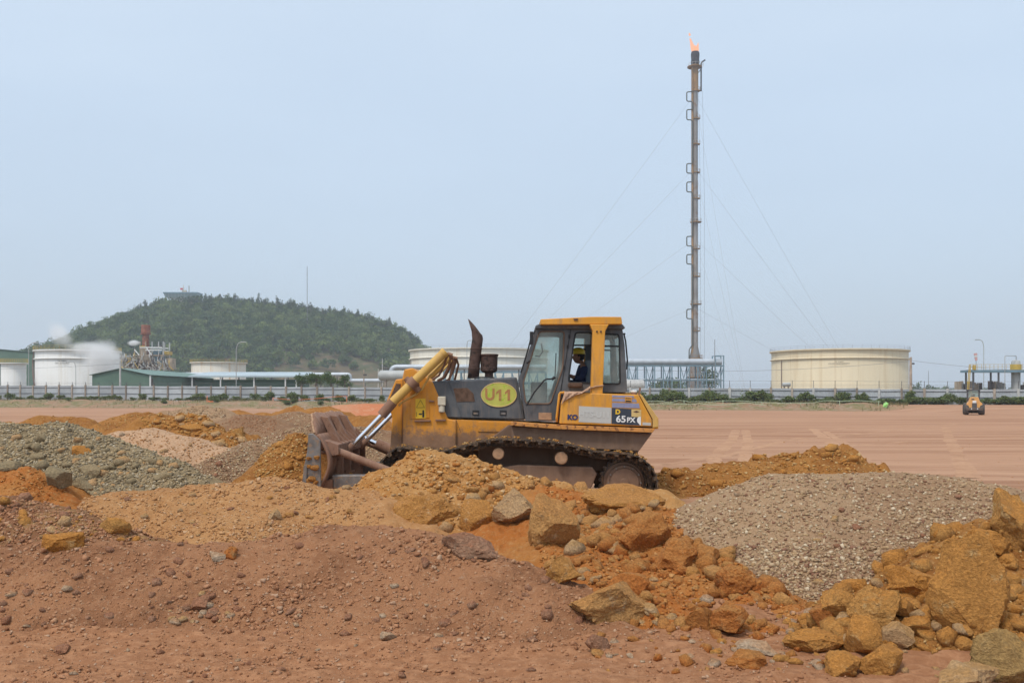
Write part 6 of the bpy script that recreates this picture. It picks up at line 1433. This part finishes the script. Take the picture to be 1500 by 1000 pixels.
# ------------------------------------------------------------------ orange machine in the field
d = 108; mx_, mz = P(1427.5, 607.2, d); mz = float(ground_z(mx_, d)); MC = empty('wheeled_machine', (mx_, d, mz), 'small orange wheeled earthmover with dark cab parked on the field', 'earthmover')
ORGM = plain('machine_orange', (0.60, 0.315, 0.105), 0.5, 0, 0.08, 2.0); TYR = plain('tyre', (0.055, 0.052, 0.05), 0.85, 0, 0.2, 4, (0.26, 0.17, 0.11), (0.5, 0.7))
for sx in (-1, 1):
    for dy, r_ in ((0.6, 0.66), (3.3, 0.66)):
        xo = mx_ + sx*0.78
        w = MB().lathe((xo-0.24, d+dy, mz+r_), [(0.30,0.0),(0.55,0.0),(0.64,0.06),(0.66,0.14),(0.66,0.34),(0.64,0.42),(0.55,0.48),(0.30,0.48)], 24, 'x').build('wheel', TYR, MC, True)
        MB().lathe((xo-0.2, d+dy, mz+r_), [(0.05,0.0),(0.31,0.02),(0.31,0.40),(0.05,0.42)], 16, 'x').build('rim', ORGM, w, True)
hd = MB(); V_ = [(-0.80,0.75),(0.80,0.75),(0.78,1.25),(0.55,1.45),(0.38,1.95),(-0.38,1.95),(-0.55,1.45),(-0.78,1.25)]
hd.prism([(mx_+a_, mz+b_) for a_, b_ in V_], d+0.1, d+2.0); hd.build('engine_cover', ORGM, MC, bevel=0.05)
MB().box(mx_-0.24, mx_+0.24, d+0.03, d+0.12, mz+0.78, mz+1.30).build('grille', DRKM, MC); MB().box(mx_-0.19, mx_+0.19, d+0.02, d+0.13, mz+1.30, mz+1.55).build('plate', WHT, MC, bevel=0.03); MB().box(mx_-0.30, mx_-0.02, d+0.06, d+0.12, mz+1.66, mz+1.78).build('vent', DRKM, MC)
MB().box(mx_-0.82, mx_+0.82, d-0.12, d+0.5, mz+0.48, mz+0.80).build('counterweight', BRN, MC, bevel=0.05)
for sx in (-1, 1): MB().box(mx_+sx*0.30-0.05, mx_+sx*0.30+0.05, d-0.14, d-0.11, mz+0.62, mz+0.74).build('tail_lamp', WHT, MC)
for ax in (-0.58, 0.58):
    for dy in (1.9, 3.2): MB().box(mx_+ax-0.06, mx_+ax+0.06, d+dy-0.06, d+dy+0.06, mz+1.2, mz+2.70).build('cab_pillar', DRKM, MC)
MB().box(mx_-0.70, mx_+0.70, d+1.75, d+3.4, mz+2.66, mz+2.80).build('cab_roof', DRKM, MC, bevel=0.04)
MB().box(mx_-0.62, mx_+0.62, d+1.86, d+3.3, mz+1.0, mz+1.75).build('cab_base', DRKM, MC)
for yy in (1.90, 3.20): MB().box(mx_-0.52, mx_+0.52, d+yy-0.01, d+yy+0.01, mz+1.75, mz+2.66).build('window_pane', GLS, MC)
MB().prism([(mx_-0.2,mz+1.7),(mx_+0.2,mz+1.7),(mx_+0.16,mz+2.3),(mx_-0.16,mz+2.3)], d+2.4, d+2.55).build('seat_back', BLK, MC, bevel=0.04)
MB().box(mx_-1.0, mx_+1.0, d+3.9, d+4.6, mz+0.15, mz+0.95).build('front_bucket', TYR, MC, bevel=0.05)

MC.rotation_euler = (0, 0, -math.atan2(mx_, d) + 0.05)
# ------------------------------------------------------------------ markers on the bank
ORN = plain('barrier_orange', (0.72, 0.20, 0.07), 0.7, 0, 0.1); LGRN = plain('rope_pale_green', (0.42, 0.50, 0.34), 0.8, 0, 0.1); HVG = plain('marker_green', (0.30, 0.62, 0.18), 0.7, 0, 0.1)
for (px, h_, lab, lean) in ((303,1.1,'bent orange marker stake on the left bank',0.25),(508,1.0,'upright orange marker stake left of the dozer nose',0.0),(400,0.7,'short orange marker stake at the end of the tape',0.0)):
    p = fence_pt(px, 8.0); setp(MB().bar((p.x, p.y, p.z-0.1), (p.x+lean*0.3, p.y, p.z+h_), 0.10).build('marker_stake', ORN, None, origin=tuple(p)), lab, 'stake')
q = [fence_pt(a_, 8.0) + Vector((0,0,b_)) for a_, b_ in ((400,0.6),(430,0.45),(470,0.75),(490,0.95),(508,0.95))]
setp(MB().tube(bend(q, 1.0), 0.04, 5).build('barrier_tape', ORN, None, origin=tuple(q[0])), 'orange tape strung between two marker stakes', 'tape')
p = fence_pt(305, 8.6); setp(MB().prism([(p.x-0.2,p.z),(p.x+0.9,p.z-0.05),(p.x+0.7,p.z+0.25),(p.x+0.1,p.z+0.32)], p.y, p.y+0.25).build('fallen_net', ORN, None, origin=tuple(p)), 'crumpled orange netting lying at the bent stake', 'netting')
for s_, h_, lab in ((9.5,0.45,'upper pale green rope along the bank'),(11.0,0.35,'lower pale green rope along the bank')):
    q = [fence_pt(a_, s_) + Vector((0,0,h_+0.1*random.random())) for a_ in range(940, 1300 if s_ < 10 else 1130, 14)]
    setp(MB().tube(q, 0.035, 5).build('rope', LGRN, None, origin=tuple(q[0])), lab, 'rope')
for a_ in range(945, 1290, 57):
    p = fence_pt(a_, 9.5); setp(MB().bar((p.x,p.y,p.z-0.1), (p.x,p.y,p.z+0.6), 0.07).build('rope_stake', LGRN, None, origin=tuple(p)), 'short stake holding the pale green rope', 'stake', 'rope stakes along the bank')
p = fence_pt(1297, 12); mk = empty('green_marker', tuple(p), 'bright green rag tied to a stake at the end of the bank', 'marker')
MB().bar(tuple(p), (p.x,p.y,p.z+0.9), 0.06).build('stake', LGRN, mk); MB().add([(p.x-0.35,p.y,p.z+0.25),(p.x+0.15,p.y-0.1,p.z+0.15),(p.x+0.45,p.y,p.z+0.75),(p.x+0.1,p.y+0.1,p.z+0.95),(p.x-0.25,p.y+0.05,p.z+0.7),(p.x,p.y-0.2,p.z+0.55)], [(0,1,5),(1,2,5),(2,3,5),(3,4,5),(4,0,5),(0,4,3,2,1)]).build('rag', HVG, mk)

# ------------------------------------------------------------------ hill, forest, far trees
HD = 800.0
HPX = np.array([92,108,130,160,190,225,260,300,340,380,420,460,500,540,575,600,618,634,660]); HPY = np.array([590,513,494,481,470,458,453,450,451,454,459,466,471,478,489,504,520,545,580])
hx_ = (HPX-750)*HD/F; hzv = CH + (HZ-HPY)*HD/F
def hill_z(x, y):
    zr = np.interp(x, hx_, hzv, left=0, right=0); t = (y-HD)/np.where(y < HD, 190.0, 260.0)
    f = np.clip(1-np.abs(t), 0, 1); f = np.where(y < HD, f**0.85, f*f*(3-2*f))
    return 1.0 + np.maximum(0, zr-1)*f + (5*fbm(x*0.02, y*0.02, 61, 4) + 1.5*fbm(x*0.09, y*0.09, 63, 3))*np.clip(f*4, 0, 1)*np.clip(zr/12, 0, 1)
X, Y = np.meshgrid(np.linspace(-420, -10, 170), np.linspace(600, 1070, 150), indexing='ij'); Z = hill_z(X, Y) - 0.4
i = np.arange(X.size).reshape(X.shape); me = fast_mesh('hill', np.stack([X,Y,Z],-1).reshape(-1,3), np.stack([i[:-1,:-1],i[1:,:-1],i[1:,1:],i[:-1,1:]],-1).reshape(-1,4), True)
hm = soil('hill_earth', (0.14, 0.115, 0.070), (0.085, 0.10, 0.048), (0.22, 0.145, 0.105), 0.035, 0.25, None, 0.5); me.materials.append(hm)
setp(link(bpy.data.objects.new('hill', me)), 'wooded hill behind the refinery with bare reddish slopes', kind='structure')
nT = 4600; tx = RNG.uniform(-400, -40, nT); ty = RNG.uniform(606, 850, nT); zr = np.interp(tx, hx_, hzv)
bare = (fbm(tx*0.022, ty*0.022, 77, 3) > 0.12) & (tx > -190) & (ty < 735) | ((tx > -150) & (ty < 700) & (RNG.random(nT) < 0.75))
k = (zr > 6) & ~bare; tx, ty = tx[k], ty[k]; tz = hill_z(tx, ty)
Vs, Ts, tn, k0 = [], [], [], 0
shapes = [crown_pts(210, (1, 1, 1), lumps=7) for _ in range(12)]
for i in range(len(tx)):
    rr = RNG.uniform(2.8, 7.0); hh_ = rr*RNG.uniform(0.65, 1.0); q = shapes[i % 12]*np.array([rr, rr, hh_]) + np.array([tx[i], ty[i], tz[i]+0.2])
    V, T = quads(q, 0.75); Vs.append(V); Ts.append(T+k0); k0 += len(V); tn.append(np.full(len(q), np.clip(RNG.normal(0.30, 0.38), 0, 1)))
fo = leaf_obj('hill_forest', np.concatenate(Vs), np.concatenate(Ts), LF_H, None, np.concatenate(tn)); setp(fo, 'dense dark green woodland covering the hill', 'forest', kind='stuff')
# trees that stand out along the crest
def far_tree(px, ybase, d, h, w, label, group, mat, slender=False, n=420, leaf=0.5, zoff=0.0):
    x, z = P(px, ybase, d); t = empty('tree', (x, d, z), label, 'tree', group)
    MB().tube([(x, d, z-1.5), (x+0.05*w, d, z+h*0.45), (x-0.03*w, d, z+h*0.85)], [0.05*w+0.08, 0.035*w+0.05, 0.02], 6).build('trunk', BARK, t, True)
    q = crown_pts(n, (w*0.5, w*0.5, h*0.42), lumps=10)
    if slender: q[:,0] *= np.clip(1.35 - q[:,2]/h, 0.25, 1); q[:,1] *= np.clip(1.35 - q[:,2]/h, 0.25, 1)
    q[:,2] += h*0.16; V, T = quads(q, leaf); leaf_obj('crown', V, T, mat, t, np.clip(RNG.normal(0.2, 0.2, len(q)), 0, 1))
crest = [(147,0),(205,2),(228,0),(300,2),(316,1),(345,2),(360,0),(387,2),(398,0),(414,0),(429,2),(444,0),(472,1),(497,1),(518,0),(533,1),(565,1),(590,1),(108,1),(122,0),(135,1),(163,1),(178,0),(196,1),(213,2),(236,2),(310,0),(322,2),(333,0),(352,1),(368,2),(379,2),(392,1),(405,2),(423,2),(436,1),(455,2),(462,0),(482,2),(490,2),(503,2),(512,2),(524,2),(541,0),(548,1),(558,0),(570,2),(583,0),(598,1),(607,0)]
for a_, kd in crest:
    yb = float(np.interp(a_, HPX, HPY)); h_ = RNG.uniform(10, 15) if kd < 2 else RNG.uniform(12, 17.5)
    far_tree(a_, yb+3.0, 798, h_, RNG.uniform(9, 14) if kd < 2 else RNG.uniform(5.5, 8.5), 'slender feathery tree on the crest of the hill' if kd == 2 else 'round topped tree on the crest of the hill', 'slender trees on the hill crest' if kd == 2 else 'round trees on the hill crest', LF_D, kd == 2, 300, 0.6)
far_tree(279, 456, 775, 15, 27, 'broad dark tree in front of the hilltop building', None, LF_D, False, 900, 0.8)
far_tree(256, 461, 775, 11, 12, 'smaller dark tree left of the broad one on the hilltop', None, LF_D, False, 500, 0.7)
for a_, b_, d_, h_, w_, l_ in ((440,571,212,4.0,5.2,'beside the open shed, first of four'),(462,571,210,4.2,5.6,'left of the dozer, second of four from the shed'),(484,571,208,4.0,5.0,'left of the dozer, third of four from the shed'),(504,571,212,3.4,4.2,'at the pipe bend, last of four from the shed')):
    far_tree(a_, b_, d_, h_, w_, 'green leafy tree above the fence '+l_, 'leafy trees above the fence', LF_T, False, 1300, 0.17)
far_tree(1036, 590, 430, 16, 12, 'dark tree behind the pipe rack right of the flare foot', None, LF_H, False, 700, 0.6); far_tree(1024, 590, 440, 12, 12, 'dark tree directly behind the foot of the flare', None, LF_H, False, 700, 0.6)
far_tree(905, 590, 450, 14, 40, 'wide mass of dark trees behind the pipe rack', None, LF_H, False, 1600, 0.7); far_tree(975, 590, 450, 13, 34, 'dark trees behind the middle of the pipe rack', None, LF_H, False, 1400, 0.7)
for k_, a_ in enumerate((1338,1346,1354,1361,1368,1377)): far_tree(a_, 590, 620, [14.5,13,12,14,11,9][k_], 7, 'bluish far tree between the cream tank and the platform', 'far trees beside the cream tank', LF_H, k_ % 2 == 0, 300, 0.6)
Vs, Ts, k0 = [], [], 0
for i in range(120):
    x = RNG.uniform(330, 640); y = RNG.uniform(1040, 1090); q = shapes[i % 12]*np.array([7, 7, RNG.uniform(5, 7.5)]) + np.array([x, y, 1.0]); V, T = quads(q, 1.5); Vs.append(V); Ts.append(T+k0); k0 += len(V)
fo = leaf_obj('far_treeline', np.concatenate(Vs), np.concatenate(Ts), LF_H, None, np.full(k0//4, 0.2)); setp(fo, 'low blue line of woods on the far right horizon', 'treeline', kind='stuff')
# hilltop building
d = 806; x0, z1 = P(240, 428, d); x1, _ = P(289, 428, d); z0 = P(0, 446, d)[1]; LB = empty('hilltop_building', ((x0+x1)/2, d, z0-2), 'flat roofed building jutting from the hilltop', 'building')
MB().add([(x0+1.2,d,z1-4.2),(x1,d,z1-4.2),(x1,d+12,z1-4.2),(x0+1.2,d+12,z1-4.2),(x0,d-1,z1-0.9),(x1,d-1,z1-0.9),(x1,d+13,z1-0.9),(x0,d+13,z1-0.9)], [(0,3,2,1),(4,5,6,7),(0,1,5,4),(1,2,6,5),(2,3,7,6),(3,0,4,7)]).build('glazed_storey', plain('teal_glass', (0.23,0.31,0.31), 0.3), LB)
MB().box(x0-0.4, x1+0.4, d-1.5, d+13.5, z1-0.88, z1).build('roof_slab', BLUE, LB); MB().box(x0+7, x1-1, d+1, d+11, z0-6, z1-4.25).build('wall', CONW, LB)
for k_ in range(9): xx = x0+1.6+k_*2.6; MB().bar((xx, d-0.6, z1-4.2), (xx-0.1, d-1.05, z1-0.9), 0.16).build('mullion', CONW, LB)
tx0, _ = P(264, 430, d); MB().box(tx0, tx0+3.2, d+4, d+7, z1, z1+2.2).build('roof_room', CREAM, LB); MB().tube([(tx0+1,d+5,z1+2.2),(tx0+1,d+5,z1+6.5)], 0.25, 6).build('mast', CREAM, LB); MB().tube([(tx0+5.5,d+5,z1),(tx0+5.5,d+5,z1+6.0)], [0.5,0.45], 8).build('vent_stack', GRYV, LB)
fp, fzz = P(263.2, 421, d); MB().tube([(fp+1.6,d+3,z1),(fp+1.6,d+3,fzz)], 0.08, 6).build('flag_pole', WIRE, LB)
fv = [(fp+1.6-2.2*k_/5, d+3+0.25*math.sin(k_*1.5), fzz-0.1-1.5*j) for k_ in range(6) for j in range(2)]
MB().add(fv, [(2*k_,2*k_+2,2*k_+3,2*k_+1) for k_ in range(5)]).build('flag', plain('flag_red', (0.55,0.045,0.05), 0.8), LB)

# ------------------------------------------------------------------ steam and haze
def steam(name, px, py, d, R, dens, label, seed, shear=0.0, scale=0.16):
    x, z = P(px, py, d); bm = bmesh.new(); bmesh.ops.create_icosphere(bm, subdivisions=3, radius=1.0)
    for v in bm.verts: v.co = Vector((v.co.x*R[0] + v.co.z*shear*R[0], v.co.y*R[1], v.co.z*R[2]))
    me = bpy.data.meshes.new(name); bm.to_mesh(me); bm.free()
    m = bpy.data.materials.new(name+'_vapour'); m.use_nodes = True; N, L = nodes_of(m); N.clear()
    ou = N.new('ShaderNodeOutputMaterial'); pv = N.new('ShaderNodeVolumePrincipled'); pv.inputs['Color'].default_value = (1.0, 1.0, 1.0, 1); pv.inputs['Anisotropy'].default_value = 0.0
    tc_ = N.new('ShaderNodeTexCoord'); mp = N.new('ShaderNodeMapping'); mp.inputs['Scale'].default_value = (1/R[0], 1/R[1], 1/R[2]); L.new(tc_.outputs['Object'], mp.inputs[0])
    if shear:
        s_ = N.new('ShaderNodeSeparateXYZ'); L.new(mp.outputs[0], s_.inputs[0]); c_ = N.new('ShaderNodeCombineXYZ'); L.new(math_n(N, L, 'SUBTRACT', s_.outputs[0], math_n(N, L, 'MULTIPLY', s_.outputs[2], shear)), c_.inputs[0]); L.new(s_.outputs[1], c_.inputs[1]); L.new(s_.outputs[2], c_.inputs[2]); vv = c_.outputs[0]
    else: vv = mp.outputs[0]
    ln = N.new('ShaderNodeVectorMath'); ln.operation = 'LENGTH'; L.new(vv, ln.inputs[0])
    nz = noise(N, L, scale, 5, tc_.outputs['Object'], 0.6); fall = ramp(N, L, ln.outputs['Value'], 1.0, 0.15)
    dn = ramp(N, L, math_n(N, L, 'ADD', math_n(N, L, 'MULTIPLY', fall, 0.55), math_n(N, L, 'MULTIPLY', nz, 0.9)), 0.55, 0.95)
    L.new(math_n(N, L, 'MULTIPLY', math_n(N, L, 'MULTIPLY', dn, fall), dens), pv.inputs['Density']); L.new(pv.outputs[0], ou.inputs['Volume'])
    me.materials.append(m); o = link(bpy.data.objects.new(name, me)); o.location = (x, d, z); setp(o, label, 'steam', kind='stuff')
steam('steam_plume', 150, 526, 252, (8.0, 5, 8.0), 0.55, 'white steam rising at the side of the white tank', 1, 0.0, 0.22)
steam('steam_plume', 128, 510, 254, (8.5, 4, 3.2), 0.35, 'thin steam drifting over the top of the white tank', 4, -0.2, 0.22)
steam('steam_plume', 88, 490, 300, (6.0, 4, 6.5), 0.25, 'faint steam cloud above the white tank', 2, -0.5, 0.16)
steam('steam_plume', 196, 502, 372, (3.9, 2, 1.8), 1.2, 'small white puff beside the rusty stack', 3, 0.0, 0.4)
bm = bmesh.new(); bmesh.ops.create_cube(bm, size=1.0); me = bpy.data.meshes.new('haze'); bm.to_mesh(me); bm.free()
hzm = bpy.data.materials.new('haze_air'); hzm.use_nodes = True; N, L = nodes_of(hzm); N.clear(); ou = N.new('ShaderNodeOutputMaterial'); pv = N.new('ShaderNodeVolumePrincipled')
pv.inputs['Color'].default_value = (0.80, 0.89, 1.0, 1); pv.inputs['Density'].default_value = 0.00028; pv.inputs['Anisotropy'].default_value = 0.2; L.new(pv.outputs[0], ou.inputs['Volume']); me.materials.append(hzm)
hz = link(bpy.data.objects.new('haze', me)); hz.scale = (5200, 3300, 162); hz.location = (0, 1500, 79.5); setp(hz, 'thin pale haze in the air over the whole site', 'haze', kind='stuff')
